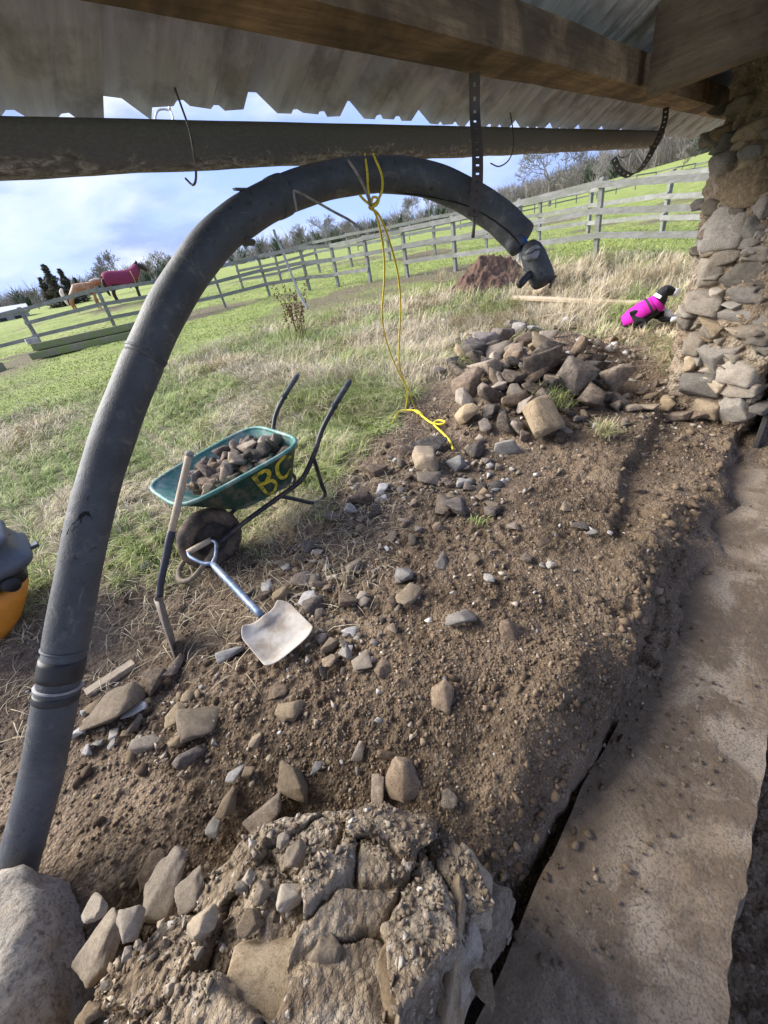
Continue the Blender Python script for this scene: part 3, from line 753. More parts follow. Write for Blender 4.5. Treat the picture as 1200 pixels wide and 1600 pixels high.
timber('tie_beam', (2.97, .86, 2.18), (2.97, -2.0, 2.18), .13, .35, M['tie'], 'deep dark timber beam coming inward at the upper right', 5, 40)
timber('wall_plate', (3.5, .40, 2.44), (6.4, .40, 2.53), .3, .12, M['tie'], 'dark timber lying along the top of the right wall', 9, 30)
timber('ridge_purlin', (-3, -1.1, 3.02), (6.4, -1.1, 3.30), .12, .16, M['tie'], 'dark upper purlin high inside the roof', 11, 60)

# ------------------------------------------------------------------ gutter, straps and wires
def gutter():
    a, b = np.array([-2.2, 1.485, 1.80]), np.array([5.05, 1.37, 2.072]); n = 60; r = .058
    o = empty('rain_gutter', a, 'long grey half round rain gutter hanging below the roof edge', 'gutter')
    V = []; f = []; seg = 18; low_ = []
    for k in range(n+1):
        c = a+(b-a)*k/n
        for j in range(seg+1):
            t = math.pi*(1+j/seg); rr = r+.0012*math.sin(k*1.7+j)
            V.append((c[0], c[1]+math.cos(t)*rr, c[2]+.04+math.sin(t)*rr*1.55)); low_.append(max(0, -math.sin(t))**2 if t < 1.5*math.pi else 1)
    for k in range(n):
        for j in range(seg): f.append((k*(seg+1)+j, (k+1)*(seg+1)+j, (k+1)*(seg+1)+j+1, k*(seg+1)+j+1))
    g = mesh('trough', V, f, M['gutter'], o, True, {'low': ('FLOAT', low_)})
    m = g.modifiers.new('s', 'SOLIDIFY'); m.thickness = .004
    g.location = (0, 0, 0)
    return o
gutter()
def perf_strap(name, pts, w, side, label, material, holes=True, cat='strap'):
    """flat punched band along a polyline: ladder of bars leaves real square-round holes"""
    pts = spline(pts, 6); P = [Vector(p) for p in pts]; S = Vector(side).normalized()
    L = [0]
    for i in range(1, len(P)): L.append(L[-1]+(P[i]-P[i-1]).length)
    def at(s):
        for i in range(1, len(P)):
            if s <= L[i] or i == len(P)-1:
                t = (s-L[i-1])/max(L[i]-L[i-1], 1e-6); return P[i-1].lerp(P[i], t), (P[i]-P[i-1]).normalized()
    b = MB(); s = 0; pitch = .034; hole = .011; T = L[-1]; th = .0015
    def quadset(s0, s1, x0, x1):
        (p0, d0), (p1, d1) = at(s0), at(s1); sd0 = (S-d0*S.dot(d0)).normalized(); sd1 = (S-d1*S.dot(d1)).normalized(); n0 = d0.cross(sd0); n1 = d1.cross(sd1)
        v = [p0+sd0*x0-n0*th, p0+sd0*x1-n0*th, p1+sd1*x1-n1*th, p1+sd1*x0-n1*th, p0+sd0*x0+n0*th, p0+sd0*x1+n0*th, p1+sd1*x1+n1*th, p1+sd1*x0+n1*th]
        b.add(v, [(0, 1, 2, 3), (7, 6, 5, 4), (0, 4, 5, 1), (1, 5, 6, 2), (2, 6, 7, 3), (3, 7, 4, 0)])
    while s < T-1e-4:
        e = min(s+pitch-hole, T); quadset(s, e, -w/2, w/2)
        if e < T:
            h = min(e+hole, T); quadset(e, h, -w/2, -hole/2); quadset(e, h, hole/2, w/2); e = h
        s = e
    o = b.build(name, material); tag(o, label, cat); return o
_top = at_y(738, 128, 1.04)
perf_strap('hanging_strap', [_top+np.array([0, -.01, .02]), at_d(742, 180, 1.37), at_d(746, 240, 1.33), at_d(745, 300, 1.31), at_d(739, 338, 1.31)], .038, (.75, -.65, 0),
           'dark punched metal strap hanging from the purlin and holding the pipe', M['strap'])
_b = MB(); _b.tube([at_d(740, 330, 1.32), at_d(741, 350, 1.33), at_d(739, 371, 1.34)], [.005, .005, .0062], 8); tag(_b.build('hanging_bolt', M['wire'], smooth=True), 'rusty bolt hanging below the strap on the pipe', 'bolt')
perf_strap('gutter_strap', [at_d(1041, 168, 2.5), at_d(1037, 195, 2.5), at_d(1022, 230, 2.5), at_d(1003, 262, 2.5), at_d(985, 274, 2.5), at_d(968, 266, 2.48), at_d(959, 247, 2.46)], .034, (.4, -.85, .2),
           'curled punched metal strap dangling at the right end of the gutter', M['strap'])
def wire(name, pts, r, material, label, cat='wire', seg=6, n=6):
    b = MB(); b.tube(spline(pts, n), r, seg); o = b.build(name, material, None, True); tag(o, label, cat); return o
wire('wire_hook', [at_d(266, 118, 1.02), at_d(283, 165, 1.0), at_d(298, 210, .96), at_d(305, 255, .95), at_d(306, 280, .97), at_d(301, 289, .99), at_d(290, 279, 1.02)], .0028, M['wire'], 'long bent wire hook hanging over the left part of the gutter')
wire('wire_clip', [at_d(242, 192, 1.08), at_d(244, 178, 1.08), at_d(250, 171, 1.08), at_d(264, 172, 1.08), at_d(270, 182, 1.08), at_d(270, 193, 1.08)], .0028, M['wire_bright'], 'small bright wire clip standing on the gutter edge')
wire('wire_stub', [at_d(265, 146, 1.06), at_d(265, 172, 1.07)], .003, M['wire_bright'], 'short bright wire end poking from the roof sheet')
wire('wire_loop', [at_d(797, 176, 1.9), at_d(801, 200, 1.9), at_d(802, 230, 1.9), at_d(795, 250, 1.9), at_d(780, 260, 1.9), at_d(766, 255, 1.9)], .003, M['wire'], 'thin wire loop under the middle of the gutter')
wire('wire_ring', [at_d(965, 242, 2.6), at_d(970, 246, 2.6), at_d(980, 244, 2.6), at_d(988, 235, 2.6)], .003, M['wire'], 'small wire ring under the right end of the gutter')
wire('bent_nail', [at_d(1016, 228, 2.55), at_d(1019, 240, 2.55)], .006, M['wire'], 'short dark nail sticking out beside the curled strap', 'nail', n=2)
_b = MB(); _b.tube([at_d(266, 118, 1.02)+np.array([0, 0, -.001]), at_d(266, 118, 1.02)+np.array([0, 0, .012])], .006, 8); tag(_b.build('roof_screw', M['wire_bright']), 'bright screw head where the long wire hook meets the roof', 'screw')

# ------------------------------------------------------------------ lagged pipe
PIPE = [(-15, 1500, 1.12), (52, 1264, 1.12), (77, 1150, 1.10), (111, 960, 1.10), (143, 800, 1.10), (180, 675, 1.10), (226, 560, 1.12), (270, 468, 1.13), (330, 382, 1.16), (385, 336, 1.2), (450, 302, 1.27), (520, 281, 1.35), (590, 273, 1.4), (660, 279, 1.42), (720, 302, 1.42), (775, 336, 1.40), (803, 362, 1.39), (815, 374, 1.385)]
PP = spline([at_d(*p) for p in PIPE], 14)
def pipe():
    E_ = empty('lagged_pipe', at_d(-15, 1500, 1.12), 'thick grey foam lagged pipe arching up from the ground to a hanging tap', 'pipe')
    def nearest(px, py):
        best = min(range(len(PP)), key=lambda i: _prd(PP[i], px, py)); return best
    def _prd(p, px, py):
        d = np.array(p)-CAM; z = d@_fw; return (600+F_PX*(d@IX)/z-px)**2+(800-F_PX*(d@IU)/z-py)**2
    cutsP = [0, nearest(88, 1070), nearest(96, 1015), nearest(226, 560), nearest(432, 310), nearest(590, 273), len(PP)-1]
    def section(i0, i1, r, nm='foam_section', material=None, seg=28, slit=False):
        pts = PP[i0:i1+1]; b = MB(); k = len(pts)
        dense = spline(pts, 4); rad = []
        tot = len(dense)
        for i in range(tot):
            e = min(i, tot-1-i); w = 1-.05*math.exp(-e/1.2)
            rad.append(r*w*(1+.012*math.sin(i*.11+i0)))
        b.tube(dense, rad, seg); return b.build(nm, material or M['foam'], E_, True)
    rr = [.0535, .0525, .0545, .0545, .0535, .0545]
    for i in range(6):
        a, c = cutsP[i], cutsP[i+1]
        section(a, c, rr[i])
    def band(px, py, width, r, material, nm):
        i = nearest(px, py); P = PP[i]; d = (PP[min(i+1, len(PP)-1)]-PP[max(i-1, 0)]).normalized(); b = MB()
        b.tube([P-d*width/2, P-d*width*.25, P+d*width*.25, P+d*width/2], [r, r+.001, r+.001, r], 28); return b.build(nm, material, E_, True)
    band(92, 1042, .058, .0552, M['tape'], 'tape_wrap'); band(83, 1082, .022, .0548, M['tape'], 'tape_wrap')
    band(88, 1066, .006, .0562, M['tape_grey'], 'cable_tie'); band(99, 1012, .006, .0556, M['foam'], 'tape_wrap')
    band(434, 308, .05, .0560, M['foam'], 'tape_wrap'); band(228, 556, .008, .0556, M['foam'], 'tape_wrap')
    # torn flaps, and a flat dark patch painting the shade inside a split
    def flap(px, py, ln, wd, lift, th):
        i = nearest(px, py); P = np.array(PP[i]); to = CAM-P; d = np.array((PP[i+1]-PP[i-1]).normalized()); to = to-d*(to@d); to /= np.linalg.norm(to); sd = np.cross(d, to)
        c, s_ = math.cos(th), math.sin(th); nrm = to*c+sd*s_; tan = -to*s_+sd*c
        b = MB(); base = P+nrm*.0545; v = [base-tan*wd/2, base+tan*wd/2, base+tan*wd*.4+d*ln+nrm*lift, base-tan*wd*.3+d*ln*.9+nrm*lift]
        v += [p-nrm*.006 for p in v]
        b.add(v, [(0, 1, 2, 3), (7, 6, 5, 4), (0, 4, 5, 1), (1, 5, 6, 2), (2, 6, 7, 3), (3, 7, 4, 0)]); return b.build('foam_flap', M['foam'], E_)
    flap(352, 345, .03, .045, .018, 1.3); flap(400, 330, -.04, .03, .014, -1.45); flap(640, 270, .05, .03, .004, .7)
    def tear(poly):
        L = []
        for px, py in poly:
            i = min(range(len(PP)), key=lambda k: _prd(PP[k], px, py)); r_ = ray(px, py); ts = np.linspace(.9, 1.6, 2800); Q = CAM+ts[:, None]*r_
            PPn = np.array([list(p) for p in PP[max(0, i-14):i+15]]); dm = np.min(np.linalg.norm(Q[:, None]-PPn[None], axis=2), 1); h = np.argmax(dm < .0560); L.append(Q[h])
        n = len(L); m = n//2; b = MB(); f = []
        for k in range(m): f.append((k, k+1, n-1-k-1, n-1-k)) if k+1 < n-1-k-1 else None
        b.add(L, f); b.build('foam_split_shade', M['split_shade'], E_)
    # crack lines: dark surface tubes painting the shade inside the slit
    def crack(pts, w=.003, nm='foam_split_shade'):
        b = MB()
        L = []
        for px, py in pts:
            r_ = ray(px, py); i = min(range(len(PP)), key=lambda k: _prd(PP[k], px, py)); P = np.array(PP[i])
            # hit the foam surface along the ray
            ts = np.linspace(.9, 1.6, 1400); Q = CAM+ts[:, None]*r_
            PPn = np.array([list(p) for p in PP[max(0, i-14):i+15]]); dm = np.min(np.linalg.norm(Q[:, None]-PPn[None], axis=2), 1)
            h = np.argmax(dm < .0556); L.append(Q[h] if dm[h] < .0585 else P)
        b.tube(spline(L, 3), [w*.25]+[w]*(len(spline(L, 3))-2)+[w*.25], 6); b.build(nm, M['split_shade'], E_, True)
    tear([(103, 836), (107, 826), (114, 818), (121, 812), (124, 804), (131, 799), (139, 799), (145, 807), (146, 814), (141, 807), (134, 805), (129, 809), (127, 817), (120, 821), (112, 829)])
    crack([(618, 300), (680, 309), (730, 322), (775, 347), (806, 374), (818, 391)], .0022)
    # end: stub of foam, blue pipe, lagged tap
    P = [at_d(800, 372, 1.36), at_d(809, 393, 1.36)]
    b = MB(); b.tube([at_d(801, 374, 1.38), at_d(805, 382, 1.38), at_d(810, 391, 1.38)], [.028, .033, .027], 16); b.build('foam_end', M['foam'], E_, True)
    b = MB(); b.tube([at_d(815, 375, 1.38), at_d(820, 388, 1.38), at_d(828, 405, 1.38)], .0165, 16); b.build('blue_pipe', M['blue'], E_, True)
    bp = [at_d(826, 382, 1.36), at_d(829, 390, 1.36), at_d(834, 402, 1.36), at_d(841, 420, 1.36), at_d(848, 437, 1.36), at_d(850, 442, 1.36)]
    b = MB(); b.tube(bp, [.024, .036, .041, .042, .041, .036], 24); boot = b.build('tap_boot', M['foam'], E_, True)
    b = MB(); b.tube([at_d(822, 396, 1.325), at_d(829, 391, 1.31), at_d(838, 386, 1.315), at_d(845, 389, 1.33)], [.006, .008, .008, .004], 8); b.build('tape_wrap', M['tape_grey'], boot, True)
    b = MB(); b.tube([at_d(818, 402, 1.33), at_d(826, 404, 1.30), at_d(836, 399, 1.30), at_d(842, 392, 1.315)], [.005, .012, .012, .004], 8); b.build('tape_wrap', M['tape_grey'], boot, True)
    b = MB(); b.tube(spline([at_d(834, 424, 1.36), at_d(826, 430, 1.35), at_d(820, 436, 1.35), at_d(811, 446, 1.35)], 4), .0125, 10); b.build('tap_spout', M['steel_dark'], boot, True)
    b = MB(); b.tube([at_d(848, 434, 1.37), at_d(863, 440, 1.37)], .005, 8); b.tube([at_d(868, 431, 1.37), at_d(863, 440, 1.37), at_d(859, 449, 1.37)], [.005, .006, .005], 8); b.build('tap_handle', M['wire'], boot, True)
pipe()

# ------------------------------------------------------------------ ropes and twine
def rope():
    E_ = empty('yellow_rope', at_g(655, 668), 'thin yellow rope tied over the arched pipe and trailing to the ground', 'rope')
    def dd(px, py, t): return at_d(px, py, t)
    s1 = [dd(570, 241, 1.36), dd(574, 270, 1.30), dd(575, 295, 1.29), dd(580, 318, 1.32), dd(592, 350, 1.42), dd(600, 400, 1.6), dd(600, 445, 1.8), dd(597, 495, 2.0), dd(606, 540, 2.3), dd(622, 580, 2.6), dd(636, 610, 2.9), dd(634, 640, 3.1)]
    s2 = [dd(583, 241, 1.36), dd(596, 272, 1.30), dd(597, 297, 1.29), dd(588, 316, 1.31), dd(577, 324, 1.32), dd(592, 336, 1.36), dd(608, 375, 1.5), dd(622, 430, 1.75), dd(626, 480, 1.95), dd(624, 530, 2.2), dd(625, 575, 2.55), dd(640, 615, 2.9), dd(649, 640, 3.1)]
    for s in (s1, s2):
        b = MB(); b.tube(spline(s, 8), .0042, 6); b.build('strand', M['rope'], E_, True)
    b = MB(); b.tube(spline([dd(562, 305, 1.31), dd(572, 315, 1.31), dd(585, 322, 1.31), dd(592, 312, 1.30), dd(583, 308, 1.30), dd(580, 320, 1.31)], 6), .0042, 6); b.build('knot', M['rope'], E_, True)
    def gp(px, py, h):
        return at_d(px, py, float(np.dot(at_g(px, py)-CAM, _fw))-h)
    tail = [gp(612, 662, .05), gp(618, 650, .06), gp(627, 642, .06), gp(640, 641, .06), gp(652, 643, .06), gp(662, 652, .05), gp(675, 661, .05), gp(690, 663, .05), gp(695, 659, .06), gp(684, 657, .06), gp(678, 663, .05), gp(690, 675, .05), gp(702, 688, .05), gp(708, 702, .05)]
    b = MB(); b.tube(spline(tail, 6), .0095, 8); b.build('tail', M['rope'], E_, True)
    b = MB(); b.tube([gp(648, 641, .07), gp(653, 644, .07), gp(660, 648, .06)], [.011, .018, .012], 8); b.build('knot', M['rope'], E_, True)
rope()
wire('white_twine', [at_d(428, 360, 1.2), at_d(433, 374, 1.19), at_d(441, 392, 1.18), at_d(452, 420, 1.17), at_d(463, 448, 1.16), at_d(471, 466, 1.16), at_d(481, 482, 1.15)], .0042, M['twine'], 'short white twine end dangling from the arched pipe', 'twine')
wire('dirty_twine', [at_d(464, 330, 1.2), at_d(459, 302, 1.19), at_d(463, 299, 1.19), at_d(490, 313, 1.17), at_d(520, 330, 1.16), at_d(546, 344, 1.16), at_d(566, 359, 1.16)], .0038, M['twine_dirty'], 'stiff dirty twine end sticking out from the arched pipe', 'twine')
wire('pale_cord', [at_d(538, 243, 1.34), at_d(556, 268, 1.29), at_d(570, 295, 1.28), at_d(580, 322, 1.31)], .0045, M['twine_dirty'], 'pale cord laid over the pipe beside the yellow rope', 'cord')

# ------------------------------------------------------------------ wheelbarrow
def bil(c, u, w):    # corners: nose near, nose far, rear far, rear near ; u nose->rear, w near->far
    a, b, c_, d = [np.array(p, float) for p in c]
    return (a*(1-w)+b*w)*(1-u)+(d*(1-w)+c_*w)*u
def ring_uv(rc=.2, n=48, p=5.0):
    out = []
    for k in range(n):
        t = 2*math.pi*k/n; cx, cy = math.cos(t), math.sin(t)
        r_ = (abs(cx)**p+abs(cy)**p)**(-1/p); out.append((.5+.5*cx*r_, .5+.5*cy*r_))
    return out
RIM = [(.375, 2.02, .655), (.365, 2.62, .655), (1.14, 2.57, .765), (1.11, 1.88, .755)]
FLO = [(.66, 2.10, .455), (.66, 2.47, .455), (1.06, 2.45, .505), (1.05, 2.02, .495)]
def wheelbarrow():
    E_ = empty('wheelbarrow', (.48, 2.22, .15), 'green wheelbarrow with yellow letters, loaded with stones, on the grass edge', 'wheelbarrow')
    n = 48; uv = ring_uv(n=n, p=5)
    lev = [0, .25, .5, .75, 1.0]
    V = []; f = []; mi = []
    def ringat(t, inset=0):
        o = []
        for u, w in uv:
            uu, ww = .5+(u-.5)*(1-inset), .5+(w-.5)*(1-inset)
            p = bil(RIM, uu, ww)*(1-t)+bil(FLO, uu, ww)*t
            o.append(p)
        return o
    for t in lev: V += ringat(t)
    for t in lev: V += [p+np.array([0, 0, .004]) for p in ringat(t, .018)]
    L = len(lev)
    for i in range(L-1):
        for k in range(n):
            f.append((i*n+k, (i+1)*n+k, (i+1)*n+(k+1) % n, i*n+(k+1) % n)); mi.append(0)
            b = L*n; f.append((b+i*n+k, b+i*n+(k+1) % n, b+(i+1)*n+(k+1) % n, b+(i+1)*n+k)); mi.append(1)
    f.append(tuple((L-1)*n+k for k in range(n))); mi.append(0)
    f.append(tuple(L*n+(L-1)*n+k for k in range(n))[::-1]); mi.append(1)
    o = mesh('tray', V, f, M['tray_out'], E_, True); o.data.materials.append(M['tray_in']); o.data.polygons.foreach_set('material_index', mi)
    b = MB(); rp_ = ringat(0); b.tube([p+np.array([0, 0, .004]) for p in rp_]+[rp_[0]+np.array([0, 0, .004])], .0125, 8, False); b.build('rim', M['tray_in'], E_, True)
    # letters on the near side
    def side(u, t, off=.004):
        w = .5-.5*(1-abs(2*u-1)**5)**.2
        p = bil(RIM, u, w)*(1-t)+bil(FLO, u, w)*t
        return p+np.array([-.05, -1, -.25])*off
    def stroke(pts, nm='letter_b', wd=.019):
        P = spline([(a, b_, 0) for a, b_ in pts], 5); vv = []; ff = []
        for i, p in enumerate(P):
            d = (P[min(i+1, len(P)-1)]-P[max(i-1, 0)]).normalized(); nrm = Vector((-d.y*.35, d.x, 0))*wd*3.0
            for s_ in (-1, 1):
                q = p+nrm*s_; vv.append(side(q.x, q.y, .005))
        for i in range(len(P)-1): ff.append((2*i, 2*i+1, 2*i+3, 2*i+2))
        return vv, ff
    b = MB()
    for pts in ([(.50, .92), (.51, .5), (.52, .10)], [(.52, .12), (.62, .14), (.635, .3), (.58, .45), (.52, .47)], [(.52, .47), (.63, .52), (.655, .72), (.60, .9), (.50, .92)]): b.add(*stroke(pts))
    b.build('letter_b', M['bcpaint'], E_)
    b = MB(); b.add(*stroke([(.86, .20), (.80, .08), (.73, .16), (.715, .42), (.75, .62), (.81, .63), (.87, .50)], 'letter_c')); b.build('letter_c', M['bcpaint'], E_)
    # frame
    near = [(1.42, 1.945, .87), (1.28, 1.945, .76), (1.17, 1.96, .62), (1.06, 2.0, .50), (.90, 2.09, .42), (.70, 2.13, .37), (.48, 2.135, .325)]
    far = [(1.45, 2.56, .88), (1.31, 2.54, .77), (1.20, 2.50, .62), (1.08, 2.45, .50), (.92, 2.38, .42), (.70, 2.33, .37), (.48, 2.31, .325)]
    b = MB(); b.tube(spline(near, 6), .0155, 10); b.build('frame_tube', M['frame'], E_, True)
    b = MB(); b.tube(spline(far, 6), .0155, 10); b.build('frame_tube', M['frame'], E_, True)
    b = MB(); b.tube(spline([(.48, 2.135, .325), (.38, 2.12, .27), (.27, 2.13, .215), (.225, 2.22, .195), (.27, 2.31, .215), (.38, 2.32, .27), (.48, 2.31, .325)], 6), .015, 10); b.build('wheel_guard', M['frame_mud'], E_, True)
    for q, dy, sgn in ((near, 0, -1), (far, 0, 1)):
        y0 = q[2][1]; yy = 2.06 if sgn < 0 else 2.42
        gz = float(smooth_z(np.array(1.2), np.array(yy)))
        b = MB(); b.tube(spline([(1.17, y0, .62), (1.205, (y0+yy)/2, .50), (1.235, yy, .36), (1.24, yy, gz+.05), (1.20, yy+.01, gz+.018), (1.13, yy+.02, gz+.03), (1.02, yy+.03, .36), (.93, yy+.03, .43)], 6), .0135, 10); b.build('leg', M['frame'], E_, True)
        e = np.array(q[0]); d = np.array([.155, .02 if sgn < 0 else .03, .085]); b = MB()
        b.tube([e-d*.15, e+d*.2, e+d, e+d*1.12], [.0155, .0185, .0195, .013], 12); b.build('grip', M['grip'], E_, True)
        b = MB(); b.tube([e-d*.14, e-d*.02], .022, 12); b.build('grip_collar', M['grip'], E_, True)
    # wheel
    c = np.array([.48, 2.222, .335]); 
    b = MB(); R0, r0 = .142, .047; N, K = 44, 12; vv = []; ff = []
    for i in range(N):
        a = 2*math.pi*i/N
        for k in range(K):
            t = 2*math.pi*k/K; kn = .006*((i+k) % 2) if math.cos(t) > .25 else 0
            rr = R0+(r0+kn)*math.cos(t); vv.append(c+np.array([rr*math.cos(a), (r0+.004)*math.sin(t), rr*math.sin(a)]))
    for i in range(N):
        for k in range(K): ff.append((i*K+k, i*K+(k+1) % K, ((i+1) % N)*K+(k+1) % K, ((i+1) % N)*K+k))
    wh = empty('wheel', c); wh.parent = E_; wh.matrix_parent_inverse = E_.matrix_basis.inverted()
    bpy.context.view_layer.update()
    def sub(o): o.parent = wh; o.matrix_parent_inverse = wh.matrix_world.inverted(); return o
    b.add(vv, ff); sub(b.build('tyre', M['tyre'], None, True))
    b = MB(); b.tube([c+np.array([0, -.02, 0]), c+np.array([0, .02, 0])], .105, 28); sub(b.build('wheel_disc', M['hub'], None))
    b = MB(); b.tube([c+np.array([0, -.09, 0]), c+np.array([0, .09, 0])], .02, 12); sub(b.build('axle', M['hub'], None))
    # load
    for k in range(92):
        u, w = (random.uniform(.08, .94), random.uniform(.12, .88)) if k < 56 else (random.uniform(.2, .9), random.uniform(.16, .84)); h = 1-((u-.55)/.5)**2*.6-((w-.5)/.5)**2*.5
        P = bil(RIM, u, w)*.62+bil(FLO, u, w)*.38; s = random.uniform(.07, .15)
        k_ = random.choice(('rock', 'rock', 'rock', 'rock_dark', 'rock_tan')); o = put_rock((P[0], P[1], P[2]+.01+.09*h*random.random()), s, k_, sz=.9, tilt=.9)
        tag(o, size_word(s)+' '+CW[k_]+' stone heaped in the wheelbarrow '+('towards its nose' if u < .48 else 'towards its handles' if u > .7 else 'in the middle'), 'stone', 'stones loaded in the wheelbarrow')
wheelbarrow()

# ------------------------------------------------------------------ spade and shovel
def spade():
    tip, bend, sock, top = np.array([.0, 1.77, .10]), np.array([.075, 1.875, .375]), np.array([.255, 1.93, .60]), np.array([.515, 1.985, .915])
    E_ = empty('digging_spade', tip, 'spade with pale wooden shaft stuck in soil against the wheelbarrow nose', 'spade')
    ax = (top-sock)/np.linalg.norm(top-sock)
    b = MB(); b.tube([sock-ax*.02, sock+ax*.15, top-ax*.03, top], [.0165, .017, .0165, .0165], 14); b.build('shaft', M['shaft'], E_, True)
    b = MB(); b.tube([top-ax*.006, top+ax*.006, top+ax*.018], [.020, .021, .016], 12); b.build('shaft_end', M['rock_pale'], E_, True)
    b = MB(); b.tube(spline([sock+ax*.03, sock-ax*.02, np.array([.20, 1.918, .53]), np.array([.125, 1.89, .445]), bend+np.array([.005, 0, .0])], 5), [.019]*11+[.017]*6+[.015]*4, 12); b.build('socket', M['steel_dark'], E_, True)
    V = []; f = []; W = np.array([.30, .95, 0]); W /= np.linalg.norm(W); nb = 10; na = 8
    dn = tip-bend
    for i in range(nb+1):
        t = i/nb; wd = .165*(.45+.55*min(1, t*5)) if t < .2 else .165*(1-.22*max(0, (t-.7)/.3)**2)
        for j in range(na+1):
            s = j/na*2-1; c = bend+dn*t+W*s*wd/2+np.array([-.022, .007, 0])*(1-s*s)*(1-.4*t); V.append(c)
    for i in range(nb):
        for j in range(na): f.append((i*(na+1)+j, i*(na+1)+j+1, (i+1)*(na+1)+j+1, (i+1)*(na+1)+j))
    o = mesh('spade_blade', V, f, M['steel_old'], E_, True); m = o.modifiers.new('s', 'SOLIDIFY'); m.thickness = .004
spade()
def shovel():
    gz = float(smooth_z(np.array(.35), np.array(1.28)))+.038
    E_ = empty('square_shovel', (.35, 1.28, gz), 'square mouthed shovel with blue shaft lying with its pale blade on the soil', 'shovel')
    gl, gr, yk = np.array([.318, 2.13, .375]), np.array([.458, 2.125, .375]), np.array([.372, 1.95, .335])
    bt = np.array([.352, 1.42, gz+.075])
    b = MB(); b.tube([gl, gl*.5+gr*.5, gr], [.0165, .018, .0165], 14); b.build('handle_grip', M['shaft'], E_, True)
    b = MB()
    for e, s_ in ((gl, -1), (gr, 1)):
        b.tube(spline([e+(gr-gl)*(.02*-s_), e+np.array([.004*s_, -.05, -.008]), yk*.75+e*.25+np.array([.02*s_, 0, 0]), yk, yk+(bt-yk)*.06], 5), [.009]*4+[.010]*8+[.012]*9, 8)
    b.build('yoke', M['steel_blue'], E_, True)
    b = MB(); d = bt-yk; b.tube([yk, yk+d*.08, yk+d*.5, yk+d*.92, bt], [.014, .0185, .0185, .0175, .015], 14); b.build('shaft', M['steel_blue'], E_, True)
    na, nb = 14, 14; V = []; f = []
    for i in range(nb+1):
        t = i/nb; y = 1.415-.225*t; z = gz+.075-.062*min(1, t*1.25)**.8
        wd = .255*(1-.28*max(0, (1-t*4.5))**1.5)
        for j in range(na+1):
            s = j/na*2-1; V.append((.352+.0*t+s*wd/2, y-.02*(1-abs(s))*(1 if t < .15 else 0)+.018*(abs(s) ** 6)*(t > .9), z+.032*abs(s)**3*(1-.5*t)+.02*(1-abs(s))**2*max(0, 1-t*3)))
    for i in range(nb):
        for j in range(na): f.append((i*(na+1)+j, i*(na+1)+j+1, (i+1)*(na+1)+j+1, (i+1)*(na+1)+j))
    o = mesh('shovel_blade', V, f, M['blade_dust'], E_, True); m = o.modifiers.new('s', 'SOLIDIFY'); m.thickness = .003
    m = o.modifiers.new('u', 'SUBSURF'); m.levels = 1; m.render_levels = 1
shovel()

# ------------------------------------------------------------------ machine at the left edge
def machine():
    c = np.array([-.585, 2.72, .30]); gz = float(smooth_z(np.array(c[0]), np.array(c[1])))
    E_ = empty('engine_machine', (c[0], c[1], gz), 'dark grey and orange engine machine cut off by the left edge', 'machine')
    def loft(levels, nm, material, p=7, n=48):
        V = []; f = []
        for (z, cx, cy, hx, hy) in levels:
            for k in range(n):
                t = 2*math.pi*k/n; a, b_ = math.cos(t), math.sin(t); r_ = (abs(a)**p+abs(b_)**p)**(-1/p); V.append((cx+hx*a*r_, cy+hy*b_*r_, z))
        L = len(levels)
        for i in range(L-1):
            for k in range(n): f.append((i*n+k, i*n+(k+1) % n, (i+1)*n+(k+1) % n, (i+1)*n+k))
        f.append(tuple(range(n))[::-1]); f.append(tuple((L-1)*n+k for k in range(n)))
        return mesh(nm, V, f, material, E_, True)
    x, y = c[0], c[1]
    g0 = gz
    loft([(g0-.02, x-.16, y-.02, .18, .16), (g0+.05, x-.10, y-.02, .22, .19), (g0+.14, x-.05, y, .25, .21), (g0+.20, x-.03, y, .27, .215), (g0+.225, x-.03, y, .255, .2)], 'engine_base', M['machine_orange'])
    loft([(g0+.22, x, y, .25, .18), (g0+.31, x, y, .255, .19)], 'engine_block', M['black'])
    loft([(g0+.30, x, y, .30, .235), (g0+.325, x, y, .325, .255), (g0+.35, x, y, .325, .255), (g0+.365, x, y, .305, .24), (g0+.44, x-.01, y, .285, .225), (g0+.455, x-.01, y, .30, .235), (g0+.48, x-.015, y, .295, .23), (g0+.50, x-.03, y, .26, .20), (g0+.60, x-.06, y, .22, .17), (g0+.66, x-.10, y, .15, .12), (g0+.68, x-.12, y, .08, .07)], 'engine_cover', M['machine_grey'])
    cov = E_
    for k in range(7):      # vent slots
        t = -1.25+k*.26; r_ = .292
        px, py = x-.012+.262*math.cos(t)*1.09, y+.215*math.sin(t)*1.10
        b = MB(); b.tube([(px, py, g0+.385), (px, py, g0+.425)], .013, 8); b.build('vent_slot', M['black'], E_, True)
    b = MB(); b.tube([(x+.16, y-.20, g0+.27), (x+.20, y-.26, g0+.265)], .035, 14); b.build('exhaust', M['black'], E_, True)
    b = MB(); b.box((x+.32, y-.02, g0+.325), (.08, .06, .02)); b.build('cover_latch', M['machine_grey'], E_, bevel=.004)
machine()

